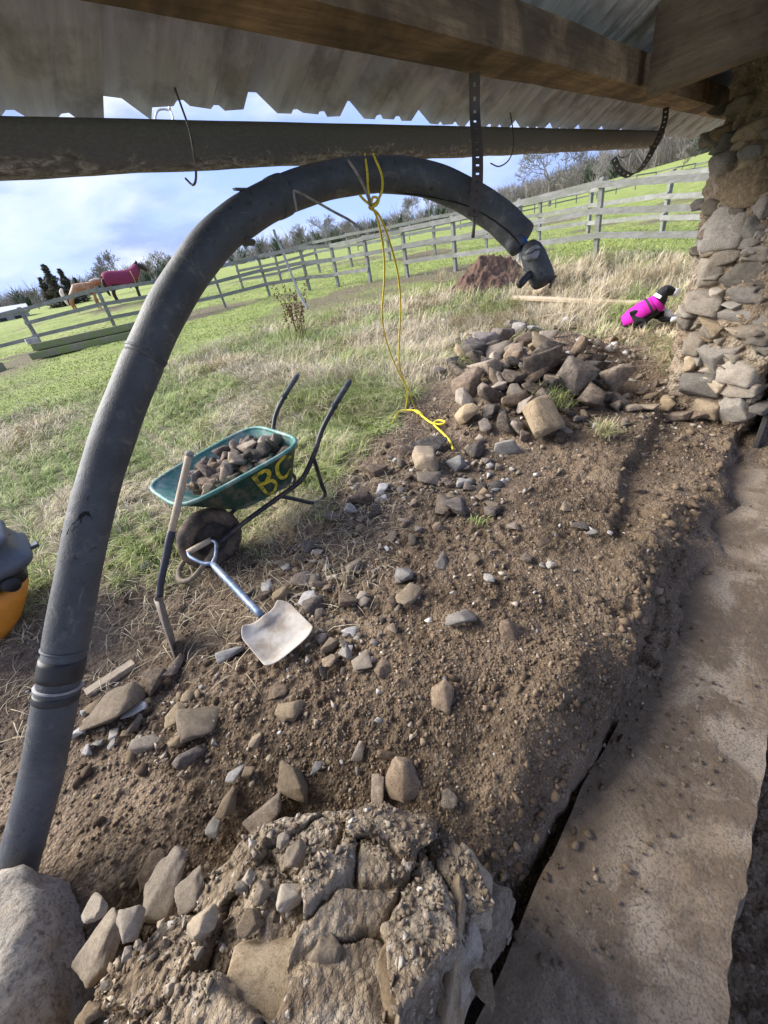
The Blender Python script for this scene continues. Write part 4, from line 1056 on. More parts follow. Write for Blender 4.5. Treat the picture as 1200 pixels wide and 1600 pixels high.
# ------------------------------------------------------------------ rubble heap
PILE = [(655, 330, 190, 190, 'rock_dark'), (835, 400, 200, 210, 'rock'), (660, 640, 235, 170, 'rock_tan'), (475, 655, 125, 120, 'rock'), (370, 490, 150, 130, 'rock'), (245, 445, 150, 120, 'rock'), (350, 360, 175, 140, 'rock'), (290, 255, 125, 130, 'rock_dark'), (510, 270, 145, 150, 'rock'),
        (430, 180, 105, 110, 'rock'), (370, 195, 80, 90, 'rock_dark'), (200, 365, 120, 90, 'rock'), (90, 355, 80, 60, 'rock'), (240, 605, 130, 80, 'rock_tan'), (235, 535, 135, 60, 'rock_tan'), (375, 580, 110, 75, 'rock_dark'), (345, 655, 85, 80, 'rock'), (1045, 420, 150, 130, 'rock'), (910, 530, 135, 90, 'rock'),
        (520, 480, 100, 60, 'rock_tan'), (560, 200, 105, 95, 'rock'), (612, 215, 80, 75, 'rock_tan'), (725, 235, 70, 65, 'rock_tan'), (840, 240, 115, 85, 'rock'), (530, 135, 90, 70, 'rock_pale'), (620, 125, 85, 60, 'rock_pale'), (690, 165, 85, 60, 'rock'), (460, 330, 95, 85, 'rock'), (490, 400, 115, 95, 'rock'),
        (415, 250, 115, 65, 'rock'), (210, 265, 95, 60, 'rock_tan'), (505, 525, 130, 100, 'rock'), (715, 440, 110, 110, 'rock_dark'), (1005, 505, 95, 45, 'rock'), (150, 310, 60, 90, 'rock_dark'), (945, 385, 60, 60, 'rock_pale'), (985, 360, 50, 45, 'rock_pale'), (575, 560, 120, 90, 'rock'), (430, 440, 90, 70, 'rock_tan'),
        (330, 270, 90, 80, 'rock'), (760, 300, 120, 80, 'rock'), (880, 300, 90, 60, 'rock'), (600, 470, 110, 80, 'rock'), (180, 200, 70, 60, 'rock'), (250, 190, 70, 60, 'rock'), (480, 110, 70, 50, 'rock'), (720, 110, 60, 45, 'rock'), (780, 80, 45, 35, 'rock_pale'), (840, 75, 40, 30, 'rock_pale'), (560, 90, 60, 40, 'rock'),
        (860, 180, 60, 40, 'rock_pale'), (960, 200, 50, 36, 'rock'), (1050, 190, 46, 32, 'rock'), (1030, 230, 40, 30, 'rock_pale'), (930, 260, 46, 36, 'rock_tan'), (800, 580, 80, 60, 'rock_dark'), (870, 610, 70, 45, 'rock'), (980, 620, 70, 40, 'rock'), (1060, 550, 60, 40, 'rock'), (760, 720, 80, 50, 'rock'), (560, 720, 60, 40, 'rock'), (300, 440, 60, 50, 'rock_tan')]
PLAB = {0: 'near black block perched on top of the rubble heap', 1: 'largest brown block in the rubble heap, right of the black one', 2: 'big tan block at the front foot of the rubble heap', 17: 'lone upright brown block at the right end of the rubble heap', 24: 'whitish stone at the back of the rubble heap, left of its twin', 25: 'whitish stone at the back of the rubble heap, right of its twin'}
for i, (x, y, w, h, k) in enumerate(PILE):
    px, py = 660+x/3.53, 480+y/3.53
    P = at_g(px, py+h/3.53*.25); s = px_size(P, max(w, h)/3.53)*1.12; asp = min(1.4, h/w)
    o = put_rock(P, s, k, tilt=.55, sz=.75+.45*asp, sink=-.25 if max(w, h) > 100 else .1, name='rubble_stone')
    if i in PLAB: tag(o, PLAB[i], 'stone')
    else:
        l = '%s %s stone %s of the rubble heap' % (size_word(s), CW[k], 'at the '+('front' if py > 610 else 'back' if py < 545 else 'middle')+(' far left' if px < 735 else ' left' if px < 790 else ' far right' if px > 915 else ' right' if px > 855 else ' centre'))
        tag(o, l, 'stone', 'stones of the rubble heap')

LOOSE = [(672, 688, 72, 42, 'rock_dark'), (668, 712, 66, 46, 'rock_tan'), (723, 961, 46, 36, 'rock_pale'), (640, 925, 46, 32, 'rock_tan'), (630, 893, 32, 26, 'rock_pale'), (690, 873, 32, 22, 'rock_dark'), (764, 900, 20, 22, 'rock_pale'), (690, 785, 46, 30, 'rock_dark'), (718, 792, 46, 18, 'rock'), (770, 787, 28, 14, 'rock_tan'), (723, 750, 32, 24, 'rock_pale'),
         (672, 745, 38, 20, 'rock_tan'), (800, 980, 36, 22, 'rock'), (870, 1115, 14, 22, 'rock_pale'), (905, 1027, 16, 12, 'rock_pale'), (690, 1080, 46, 36, 'rock'), (361, 1012, 40, 36, 'rock_pale'), (273, 1037, 42, 30, 'rock'), (238, 1060, 40, 36, 'rock'), (207, 1075, 24, 26, 'rock_tan'), (417, 914, 26, 18, 'rock_pale'), (441, 921, 28, 36, 'rock_tan'),
         (410, 928, 30, 24, 'rock'), (390, 921, 26, 26, 'rock'), (447, 881, 22, 22, 'rock_pale'), (482, 932, 28, 26, 'rock_pale'), (492, 942, 32, 28, 'rock'), (470, 899, 30, 36, 'rock'), (490, 907, 26, 14, 'rock_tan'), (552, 880, 26, 26, 'rock_tan'), (517, 900, 14, 10, 'rock_pale'), (545, 932, 34, 30, 'rock'), (517, 1002, 26, 28, 'rock_tan'), (541, 1012, 24, 32, 'rock_pale'),
         (546, 983, 24, 20, 'rock_pale'), (569, 1032, 36, 24, 'rock_tan'), (602, 1034, 36, 32, 'rock'), (518, 1026, 26, 28, 'rock'), (508, 1045, 24, 20, 'rock'), (454, 1100, 26, 38, 'rock_tan'), (434, 1075, 32, 26, 'rock'), (280, 1113, 44, 20, 'rock_tan'), (315, 1122, 62, 28, 'rock_tan'), (212, 1104, 36, 28, 'rock_pale'), (485, 850, 28, 20, 'rock'), (380, 986, 20, 22, 'rock'), (410, 995, 32, 22, 'rock'),
         (180, 1099, 82, 60, 'rock_tan'), (304, 1167, 58, 32, 'rock'), (283, 1150, 32, 30, 'rock_tan'), (231, 1156, 42, 28, 'rock_tan'), (369, 1200, 26, 30, 'rock_pale'), (388, 1202, 20, 22, 'rock_tan'), (358, 1243, 26, 48, 'rock_tan'), (336, 1283, 32, 18, 'rock_pale'), (243, 1352, 30, 52, 'rock'), (124, 1142, 26, 24, 'rock_pale'), (140, 1168, 22, 18, 'rock_pale'), (180, 1142, 22, 18, 'rock_pale'),
         (176, 1157, 20, 16, 'rock_pale'), (210, 1127, 30, 26, 'rock'), (417, 1255, 60, 58, 'rock'), (460, 1210, 56, 48, 'rock_tan'), (495, 1197, 22, 18, 'rock_pale'), (400, 1152, 26, 22, 'rock_tan'), (635, 1210, 62, 44, 'rock'), (610, 1172, 38, 30, 'rock'), (700, 1240, 32, 28, 'rock'), (590, 1228, 40, 30, 'rock'), (598, 762, 26, 20, 'rock_pale'), (590, 790, 24, 20, 'rock'), (560, 770, 34, 34, 'rock'),
         (585, 730, 40, 26, 'rock'), (517, 806, 26, 12, 'rock_tan'), (610, 835, 24, 14, 'rock'), (550, 790, 18, 22, 'rock_pale'), (790, 697, 34, 26, 'rock_pale'), (745, 700, 34, 22, 'rock'), (715, 722, 26, 18, 'rock_pale'), (700, 750, 24, 18, 'rock'), (640, 700, 30, 24, 'rock'), (230, 880, 18, 16, 'rock_pale'), (405, 1295, 22, 20, 'rock_pale'), (560, 1170, 26, 16, 'rock'), (740, 870, 22, 16, 'rock'),
         (800, 820, 20, 12, 'rock'), (885, 790, 18, 14, 'rock_tan'), (905, 820, 26, 14, 'rock'), (1000, 765, 20, 14, 'rock'), (925, 830, 16, 12, 'rock_pale'), (820, 870, 20, 16, 'rock'), (860, 880, 16, 12, 'rock_pale'), (935, 870, 14, 12, 'rock_tan'), (770, 860, 16, 12, 'rock'), (850, 845, 24, 18, 'rock')]
LLAB = {2: 'rounded grey white stone alone on open soil right of centre', 3: 'flat tan stone in mid soil below a round pale one', 16: 'angular white stone just left of the shovel blade', 47: 'long flat tan slab near the foot of the grey pipe', 61: 'squared brown stone at the top edge of the broken wall', 62: 'tan stone beside the squared brown one above the broken wall', 0: 'dark slab stone lying under the end of the yellow rope', 1: 'tan block just below the end of the yellow rope', 42: 'long flat oval stone between pipe foot and shovel', 55: 'narrow brown stone standing on edge above the broken wall'}
ZONES = [(lambda x, y: y > 1040 and x < 345, 'loose stone near the pipe foot', 'stones near the pipe foot'),
         (lambda x, y: y > 1140, 'loose stone above the broken wall', 'stones above the broken wall'),
         (lambda x, y: x < 625 and y > 840, 'loose stone by the shovel', 'stones around the shovel'),
         (lambda x, y: y < 810 and x < 830, 'loose stone between wheelbarrow and rubble heap', 'stones between the wheelbarrow and the heap'),
         (lambda x, y: True, 'loose stone on open soil', 'stones on the open soil')]
SUBZ = [(lambda x, y: ('nearest the pipe' if x < 190 else 'far from the pipe' if x > 270 else 'midway')+(', upper row' if y < 1110 else ', lower row')),
        (lambda x, y: 'at its left end' if x < 400 else 'at its right end' if x > 560 else 'at its middle'),
        (lambda x, y: ('left of its blade' if x < 400 else ('just right of its blade' if x < 560 else 'well right of its blade')+(', lower down' if y > 1000 else '') if x > 500 else 'near its shaft')+(', upslope' if y < 940 else '')),
        (lambda x, y: ('nearer the wheelbarrow' if x < 640 else 'nearer the heap' if y < 735 else 'midway, lower on the slope')),
        (lambda x, y: ('far up by the heap' if y < 830 else 'low down towards the broken wall' if y > 1000 else 'in mid slope')+(' on the left' if x < 760 else ' on the right'))]
def zone(x, y):
    for (fn, l, g), sz in zip(ZONES, SUBZ):
        if fn(x, y): return l+' '+sz(x, y), g
for i, (px, py, w, h, k) in enumerate(LOOSE):
    P = at_g(px, py+h*.3); s = px_size(P, max(w, h))*1.08
    if s > .30: s = .30
    o = put_rock(P, s, k, tilt=.3, sz=.85 if h/w > .6 else .6, sink=.3, name='loose_stone')
    if i in LLAB: tag(o, LLAB[i], 'stone')
    else: tag(o, zone(px, py)[0].replace('loose', 'loose '+size_word(s)+' '+CW[k]), 'stone', zone(px, py)[1])
def cluster(n, x0, x1, y0, y1, s0, s1, kinds=('rock', 'rock', 'rock_tan', 'rock_pale')):
    for _ in range(n):
        px, py = random.uniform(x0, x1), random.uniform(y0, y1); P = at_g(px, py); s = px_size(P, random.uniform(s0, s1))
        k = random.choice(kinds); o = put_rock(P, s, k, small=True, sink=.3, name='loose_stone'); l, g = zone(px, py); tag(o, l.replace('loose stone', 'pebble sized '+CW[k]+' stone'), 'stone', 'small '+g)
cluster(34, 600, 800, 705, 795, 7, 16); cluster(34, 430, 620, 850, 1060, 6, 15); cluster(20, 130, 340, 1070, 1210, 7, 15); cluster(14, 330, 640, 1080, 1270, 6, 13); cluster(16, 700, 980, 780, 900, 6, 12); cluster(14, 640, 900, 900, 1120, 5, 11); cluster(12, 540, 660, 740, 860, 7, 14); cluster(26, 440, 640, 860, 1050, 12, 24, ('rock', 'rock_tan', 'rock')); cluster(22, 560, 800, 700, 850, 12, 24, ('rock', 'rock_tan', 'rock_dark')); cluster(12, 140, 330, 1080, 1200, 12, 24, ('rock', 'rock_tan'))
for _ in range(34):
    px, py = random.gauss(825, 60), max(545, random.gauss(597, 34)); P = at_g(px, py); s = px_size(P, random.uniform(26, 46)); k = random.choice(('rock', 'rock', 'rock_dark', 'rock_tan'))
    o = put_rock(P, s, k, tilt=.7, sz=.9, sink=-.1, name='rubble_stone'); tag(o, '%s %s stone wedged %s of the rubble heap' % (size_word(s), CW[k], ('low on the front' if py > 610 else 'high up')+(' left' if px < 790 else ' right' if px > 860 else ' centre')), 'stone', 'wedged stones of the rubble heap')
for _ in range(36):
    px, py = random.uniform(690, 1000), random.uniform(530, 690); P = at_g(px, py)
    o = put_rock(P, px_size(P, random.uniform(8, 18)), random.choice(('rock', 'rock_tan', 'rock_pale')), small=True, sink=.2, name='rubble_stone'); tag(o, 'small stone among the blocks of the rubble heap', 'stone', 'small stones of the rubble heap')

# ------------------------------------------------------------------ planks, sleepers, far heap
def plank(a, b, w, h, label, nm='plank', material='plank', lift=.03, za=None):
    A, Bq = at_g(*a), at_g(*b); d = Vector(Bq-A); L = d.length; mid = (Vector(A)+Vector(Bq))/2
    bb = MB(); bb.box((0, 0, 0), (L, w, h)); o = bb.build(nm, M[material], bevel=.004)
    o.location = mid+Vector((0, 0, lift)); o.rotation_euler = d.to_track_quat('X', 'Z').to_euler(); tag(o, label, 'plank'); return o
plank((800, 470), (1010, 480), .19, .045, 'long pale sawn plank on the grass left of the dog', lift=.05)
plank((836, 501), (902, 490), .10, .03, 'short pale batten behind the rubble heap', lift=.03)
o = plank((838, 462), (852, 452), .16, .05, 'pale wooden block under the hanging tap', lift=.06)
plank((135, 1085), (210, 1036), .05, .03, 'narrow weathered lath beside the pipe foot', material='shaft', lift=.0, nm='wooden_lath')
def sleepers():
    A, Bq = at_g(55, 563), at_g(250, 520)
    d = (Bq-A)/np.linalg.norm(Bq-A); up = np.array([0, 0, 1.]); sd = np.cross(d, up)
    for k, (off, z, l0, l1, lab) in enumerate([(0, .10, 0, 1, 'front mossy sleeper lying along the left fence'), (.26, .12, .02, 1, 'rear mossy sleeper lying along the left fence'), (.12, .29, .03, .95, 'topmost mossy sleeper of the stack by the left fence')]):
        timber('sleeper', A+(Bq-A)*l0-sd*off+up*z, A+(Bq-A)*l1-sd*off+up*z, .24, .17, M['sleeper'], lab, 20+k, 12)
    P = at_g(60, 548); b = MB(); b.box((0, 0, 0), (.34, .26, .16)); o = b.build('stone_block', M['rock_pale'], bevel=.02); o.location = P+np.array([0, 0, .30]); tag(o, 'pale block at the left end of the mossy sleepers', 'block')
    P = at_g(-8, 583); b = MB(); b.box((0, 0, 0), (.5, .3, .2)); o = b.build('timber_block', M['sleeper'], bevel=.015); o.location = P+np.array([0, 0, .1]); tag(o, 'mossy timber block at the left picture edge', 'block')
sleepers()
def soil_heap(px, py, w, h, label, seed):
    P = at_g(px, py); n = 90; u = np.linspace(-1, 1, n); X, Y = np.meshgrid(u, u); r2 = X**2+Y**2
    Z = np.clip(1-r2, 0, 1)**.8*(1+.5*fbm(X*2+seed, Y*2, seed, 3))*h+(fbm(X*9, Y*9, seed, 4)*.07+np.abs(fbm(X*16, Y*16, seed+3, 3))*.05)*(r2 < 1)
    Xw, Yw = P[0]+X*w, P[1]+Y*w*.7; Zw = smooth_z(Xw, Yw)-.05+Z
    i = np.arange(n*n).reshape(n, n); f = np.stack([i[:-1, :-1].ravel(), i[:-1, 1:].ravel(), i[1:, 1:].ravel(), i[1:, :-1].ravel()], 1)
    c = np.minimum.reduce([r2[:-1, :-1].ravel(), r2[1:, 1:].ravel()]) < 1.0
    o = mesh('soil_heap', np.stack([Xw.ravel(), Yw.ravel(), Zw.ravel()], 1), f[c], M['hay'], None, False); tag(o, label, 'soil heap'); return o
soil_heap(762, 446, 1.0, .42, 'red brown heap of dug soil in the grass by the fence', 3)

# ------------------------------------------------------------------ fences
def fence(pts, label, h, rails, pw=.1, rw=.1, rt=.035, lean=0, extra=0, seed=0, gaps=()):
    rnd = random.Random(seed); G = [at_d(*p) for p in pts]
    E_ = empty('paddock_fence', G[0], label, 'fence')
    tops = []
    for i, g_ in enumerate(G):
        g_ = Vector(g_); hh = h*rnd.uniform(.97, 1.06); t = g_+Vector((rnd.uniform(-.03, .03), rnd.uniform(-.03, .03), hh)); tops.append((g_, t))
        d = (Vector(G[min(i+1, len(G)-1)])-Vector(G[max(i-1, 0)])).normalized()
        b = MB(); b.bar(g_-Vector((0, 0, .15)), t, pw, pw*.8, d); b.build('post', M['fence'], E_)
    for i in range(len(G)-1):
        (a0, a1), (b0, b1) = tops[i], tops[i+1]
        for k, rh in enumerate(rails):
            if (i, k) in gaps: continue
            d = (b0-a0).normalized(); sd = d.cross(Vector((0, 0, 1))).normalized()
            side = -1 if sd.dot(Vector(CAM)-a0) < 0 else 1
            off = sd*side*(pw*.5+rt*.5)
            p = a0.lerp(a1, rh+rnd.uniform(-.02, .02))+off; q_ = b0.lerp(b1, rh+rnd.uniform(-.02, .02))+off
            b = MB(); b.bar(p-d*.04, q_+d*.04, rt, rw); b.build('rail', M['fence'], E_)
    return E_
fence(FENCE_A, 'nearest weathered post and rail fence crossing the whole field', 1.22, (.30, .62, .93), .095, .10, seed=1, gaps=((0, 1), (8, 0)))
fence(FENCE_B, 'second post and rail fence just behind the nearest one', 1.2, (.3, .62, .93), .095, .10, seed=2)
fence(FENCE_C, 'long pale rail fence climbing the hill below the wood', 1.25, (.35, .65, .95), .12, .12, seed=3)
_lx = at_d(1088, 405, 6.7)

# ------------------------------------------------------------------ skinned bodies
def skin_body(name, joints, edges, material, parent=None, sub=2, root=0):
    me = bpy.data.meshes.new(name); me.from_pydata([j[:3] for j in joints], edges, [])
    o = obj(name, me, parent); me.materials.append(material)
    o.modifiers.new('skin', 'SKIN')
    lay = me.skin_vertices[0] if me.skin_vertices else None
    if lay is None:
        bpy.context.view_layer.objects.active = o
        lay = me.skin_vertices.new(name='sk') if hasattr(me.skin_vertices, 'new') else None
    for i, j in enumerate(joints):
        r_ = j[3]; lay.data[i].radius = r_ if hasattr(r_, '__len__') else (r_, r_)
        lay.data[i].use_root = (i == root)
    m = o.modifiers.new('sub', 'SUBSURF'); m.levels = sub; m.render_levels = sub
    for p in me.polygons: p.use_smooth = True
    return o
def place(E_, P, rz, s=1): E_.location = P; E_.rotation_euler = (0, 0, rz); E_.scale = (s, s, s)
def view_heading(P):
    d = np.asarray(P)[:2]-CAM[:2]; d = d/np.linalg.norm(d); return math.atan2(-d[0], d[1])     # world angle of image-right at P
# ------------------------------------------------------------------ dog
def dog():
    P = at_g(1013, 513); E_ = empty('dog', (0, 0, 0), 'black and white dog in a bright magenta coat lying on the grass', 'dog')
    J = [(-.23, 0, .13, (.14, .135)), (-.08, 0, .20, (.15, .145)), (.07, 0, .27, (.125, .13)), (.125, 0, .345, (.10, .10)), (.15, 0, .42, (.10, .10)), (.20, 0, .445, (.098, .095)), (.265, 0, .405, (.06, .056)), (.325, 0, .375, (.04, .036)),
         (.10, .085, .16, .055), (.15, .095, .06, .04), (.27, .09, .035, .03), (.33, .085, .032, .032),
         (.10, -.085, .16, .055), (.15, -.095, .06, .04), (.27, -.09, .035, .03), (.33, -.085, .032, .032),
         (-.17, .13, .12, .085), (-.05, .16, .085, .055), (-.16, .17, .035, .033), (-.03, .18, .03, .03),
         (-.17, -.13, .12, .085), (-.05, -.16, .085, .055), (-.16, -.17, .035, .033), (-.03, -.18, .03, .03),
         (-.34, .02, .07, .04), (-.42, .10, .035, .033), (-.45, .2, .03, .018)]
    Ed = [(0, 1), (1, 2), (2, 3), (3, 4), (4, 5), (5, 6), (6, 7), (2, 8), (8, 9), (9, 10), (10, 11), (2, 12), (12, 13), (13, 14), (14, 15), (0, 16), (16, 17), (17, 18), (18, 19), (0, 20), (20, 21), (21, 22), (22, 23), (0, 24), (24, 25), (25, 26)]
    skin_body('body', J, Ed, M['dog_black'], E_, 2, 1)
    def shell(a0, a1, prof, nm, material, n=22, m=22):
        V = []; f = []
        sp = spline([p[:3] for p in prof], n//(len(prof)-1)); rr = np.interp(np.linspace(0, 1, len(sp)), np.linspace(0, 1, len(prof)), [p[3] for p in prof])
        for i, c in enumerate(sp):
            d = (sp[min(i+1, len(sp)-1)]-sp[max(i-1, 0)]).normalized(); side = Vector((0, 1, 0)); u = d.cross(side)*-1; u = u if u.z > 0 else -u
            for k in range(m+1):
                t = a0+(a1-a0)*k/m; V.append(c+(u*math.cos(t)+side*math.sin(t))*rr[i])
        for i in range(len(sp)-1):
            for k in range(m): f.append((i*(m+1)+k, i*(m+1)+k+1, (i+1)*(m+1)+k+1, (i+1)*(m+1)+k))
        o = mesh(nm, V, f, material, E_, True); md = o.modifiers.new('s', 'SOLIDIFY'); md.thickness = .008; md.offset = 1; return o
    shell(-1.75, 1.75, [(-.35, 0, .10, .11), (-.23, 0, .135, .16), (-.08, 0, .20, .170), (.05, 0, .26, .152)], 'coat', M['dog_coat'])
    shell(-2.6, 2.6, [(.055, 0, .265, .148), (.085, 0, .285, .143), (.115, 0, .31, .128)], 'coat_collar', M['dog_coat'])
    shell(-1.9, 1.9, [(-.01, 0, .235, .170), (.015, 0, .247, .168)], 'coat_strap', M['black'])
    shell(-1.4, 1.4, [(.118, 0, .345, .110), (.145, 0, .378, .100)], 'neck_patch', M['dog_white'])
    for s in (-1, 1):
        b = MB(); b.add([(.165, s*.06, .525), (.215, s*.082, .515), (.195, s*.125, .415), (.15, s*.118, .42), (.175, s*.07, .47)], [(0, 1, 2), (0, 2, 3), (0, 3, 4), (1, 4, 2), (2, 4, 3), (0, 4, 1)]); b.build('ear', M['dog_black'], E_, True, sub=1)
        bm = MB(); bm.tube([(.262, s*.06, .455), (.272, s*.066, .455)], .012, 8); bm.build('eye', M['black'], E_, True)
        b = MB(); b.tube([(.25, s*.09, .034), (.30, s*.09, .036), (.355, s*.087, .032)], [.032, .036, .028], 12); b.build('paw', M['dog_white'], E_, True)
    b = MB(); b.tube([(.282, 0, .398), (.305, 0, .386), (.35, 0, .368)], [.055, .053, .036], 12); b.build('muzzle', M['dog_white'], E_, True)
    b = MB(); b.tube([(.343, 0, .375), (.358, 0, .372)], [.017, .011], 10); b.build('nose', M['black'], E_, True)
    b = MB(); b.tube([(.17, 0, .15), (.24, 0, .10), (.30, 0, .05)], [.06, .055, .03], 12); b.build('chest_patch', M['dog_white'], E_, True)
    place(E_, P+np.array([0, 0, .035]), view_heading(P)+.15, .84); E_.rotation_euler = (0, -.10, view_heading(P)+.15)
dog()
def horse(px, py, d, name, label, material, neck, rug=False, s=1.0, flip=1, turn=0):
    P = at_d(px, py, d); gz = float(smooth_z(np.array(P[0]), np.array(P[1]))); P = np.array([P[0], P[1], gz])
    E_ = empty(name, (0, 0, 0), label, 'horse')
    J = [(-.62, 0, 1.2, (.27, .27)), (-.05, 0, 1.1, (.30, .31)), (.48, 0, 1.15, (.25, .29)), *neck,
         (.52, .15, .78, .10), (.55, .15, .45, .062), (.54, .15, .16, .045), (.57, .15, .04, .06),
         (.52, -.15, .78, .10), (.42, -.15, .46, .062), (.38, -.15, .16, .045), (.41, -.15, .04, .06),
         (-.62, .16, .85, .15), (-.70, .16, .52, .068), (-.64, .16, .18, .048), (-.60, .16, .04, .06),
         (-.62, -.16, .85, .15), (-.82, -.16, .52, .068), (-.80, -.16, .18, .048), (-.76, -.16, .04, .06)]
    k = 3+len(neck); Ed = [(0, 1), (1, 2)]+[(i, i+1) for i in range(2, k-1)]
    for a, r_ in ((k, 2), (k+4, 2), (k+8, 0), (k+12, 0)): Ed += [(r_, a), (a, a+1), (a+1, a+2), (a+2, a+3)]
    skin_body('body', J, Ed, material, E_, 2, 1)
    hair = M['pony_white'] if not rug else M['horse']
    b = MB(); b.tube(spline([(-.86, 0, 1.3), (-.98, 0, 1.1), (-.98, 0, .7), (-.95, 0, .45)], 4), [.04, .06, .08, .09, .09, .09, .09, .09, .08, .07, .06, .05, .02], 8); b.build('tail', hair, E_, True)
    n0 = [Vector(n[:3]) for n in neck]; b = MB()
    top = [n0[0]+Vector((-.08, 0, neck[0][3]*1.0)), n0[1]+Vector((-.02, 0, neck[1][3]*1.05)), n0[2]+Vector((0, 0, neck[2][3]*1.05))]
    b.tube(spline(top, 5), [.05]*8+[.045]*3, 8); b.build('mane', hair, E_, True)
    for s_ in (-1, 1):
        h = n0[2]; b = MB(); b.tube([h+Vector((-.02, s_*.05, .09)), h+Vector((-.03, s_*.06, .16)), h+Vector((-.02, s_*.065, .23))], [.03, .035, .008], 6); b.build('ear', material, E_, True)
    if rug:
        V = []; f = []; prof = [(-.95, 1.14, .26), (-.82, 1.2, .33), (-.55, 1.22, .36), (-.05, 1.14, .40), (.40, 1.18, .37), (.62, 1.28, .335), (.76, 1.39, .295), (.92, 1.52, .25)]
        sp = spline([(a, 0, b_) for a, b_, c in prof], 4); rr = np.interp(np.linspace(0, 1, len(sp)), np.linspace(0, 1, len(prof)), [p[2] for p in prof]); m = 20
        for i, c in enumerate(sp):
            for q_ in range(m+1):
                t = -2.0+4.0*q_/m; y, z = math.sin(t), math.cos(t); zz = c.z+z*rr[i]
                V.append((c.x-.15*max(0, c.x-.5)*0, y*rr[i]*.93, zz-(.16 if z < -.2 else 0)))
        for i in range(len(sp)-1):
            for q_ in range(m): f.append((i*(m+1)+q_, i*(m+1)+q_+1, (i+1)*(m+1)+q_+1, (i+1)*(m+1)+q_))
        o = mesh('rug', V, f, M['rug'], E_, True); md = o.modifiers.new('s', 'SOLIDIFY'); md.thickness = .02; md.offset = 1
        b = MB(); b.tube(spline([(.66, -.26, 1.05), (.74, -.2, 1.05), (.78, 0, 1.03), (.74, .2, 1.05), (.66, .26, 1.05)], 4), .025, 6); b.build('rug_strap', M['rug_trim'], E_, True)
        b = MB(); b.tube([(.45, -.315, 1.42), (.46, -.36, 1.12), (.46, -.34, .86)], .018, 6); b.build('rug_seam', M['rug_trim'], E_, True)
    place(E_, P, view_heading(P)+turn, s)
horse(208, 472, 20.5, 'rugged_horse', 'dark horse wearing a maroon rug behind the left fence', M['horse'], [(.70, 0, 1.32, .25), (.90, 0, 1.50, .21), (1.06, 0, 1.66, .16), (1.22, 0, 1.56, .135), (1.42, 0, 1.34, .095)], True, .95, turn=.25)
horse(143, 485, 20, 'chestnut_pony', 'chestnut pony with pale mane lowering its head behind the left fence', M['pony'], [(.70, 0, 1.26, .19), (.98, 0, 1.36, .14), (1.18, 0, 1.33, .105), (1.27, 0, 1.10, .095), (1.32, 0, .84, .075)], False, .88, turn=.1)

# ------------------------------------------------------------------ trees
def tri_tubes(segs, sides=3):
    """segs: array (n, 8): a xyz, b xyz, ra, rb -> verts, tris"""
    S = np.asarray(segs); a, b, ra, rb = S[:, :3], S[:, 3:6], S[:, 6], S[:, 7]
    d = b-a; d /= np.maximum(np.linalg.norm(d, axis=1, keepdims=True), 1e-9)
    u = np.cross(d, np.where(np.abs(d[:, 2:3]) > .9, [[1., 0, 0]], [[0, 0, 1.]])); u /= np.linalg.norm(u, axis=1, keepdims=True); w = np.cross(d, u)
    V = []
    for k in range(sides):
        t = 2*math.pi*k/sides; o = u*math.cos(t)+w*math.sin(t); V.append(a+o*ra[:, None]); V.append(b+o*rb[:, None])
    V = np.stack(V, 1); n = len(S); base = np.arange(n)[:, None]*(2*sides); F_ = []
    for k in range(sides):
        k2 = (k+1) % sides
        F_.append(base+np.array([[2*k, 2*k2, 2*k2+1]])); F_.append(base+np.array([[2*k, 2*k2+1, 2*k+1]]))
    return V.reshape(-1, 3), np.concatenate(F_)
def bare_tree_segs(h, seed, spread=.55, levels=6, r0=None, kids=3, trunk=.28, wind=0):
    rnd = random.Random(seed); big = []; small = []; r0 = r0 or h*.03
    def grow(p, d, L, r_, lv):
        n = 3 if lv < 3 else 2
        for i in range(n):
            d = (d+Vector((rnd.gauss(0, .16), rnd.gauss(0, .16), rnd.gauss(0, .12)+.06))).normalized(); q = p+d*L/n; r2 = r_*.86
            (big if lv < 2 else small).append((*p, *q, r_, r2)); p, r_ = q, r2
            if lv > 0 and lv < levels and rnd.random() < .55 and i < n-1: br(p, d, L, r_, lv, 1)
        if lv < levels: br(p, d, L, r_, lv, kids if lv < 2 else rnd.choice((2, 2, 3)))
    def br(p, d, L, r_, lv, k):
        for j in range(k):
            ax = Vector((rnd.gauss(0, 1), rnd.gauss(0, 1), rnd.gauss(0, 1))).cross(d).normalized(); an = rnd.uniform(.3, 1.0)*spread*1.5
            nd = (d*math.cos(an)+ax*math.sin(an)).normalized(); nd.z += .06; nd.normalize()
            grow(p, nd, L*rnd.uniform(.62, .82), r_*rnd.uniform(.55, .72), lv+1)
    grow(Vector((0, 0, -.3)), Vector((wind, 0, 1)).normalized(), h*trunk, r0, 0)
    return np.array(big), np.array(small)
TREE = {}
def bare_tree(px, py, d, h_px, label, seed, spread=.55, levels=6, group=None, wmin=.02):
    P = at_d(px, py, d); h = h_px*d/702.0
    big, small = bare_tree_segs(h, seed, spread, levels)
    top = max(big[:, 5].max(), small[:, 5].max()); k = h/top
    big *= k; small *= k; small[:, 6:] = np.maximum(small[:, 6:], wmin)
    E_ = empty('bare_tree', P, label, 'tree', group)
    for arr, nm in ((big, 'trunk'), (small, 'crown')):
        v, f = tri_tubes(arr, 5 if nm == 'trunk' else 3); o = mesh(nm, v+np.array(P), f, M['bark'], E_, nm == 'trunk')
bare_tree(858, 316, 48, 96, 'large bare spreading oak at the foot of the wooded hill', 5, .8, 6, wmin=.022)
bare_tree(640, 352, 85, 44, 'bare tree on the skyline above the fence, left of a taller pair', 6, .6, 6, wmin=.018)
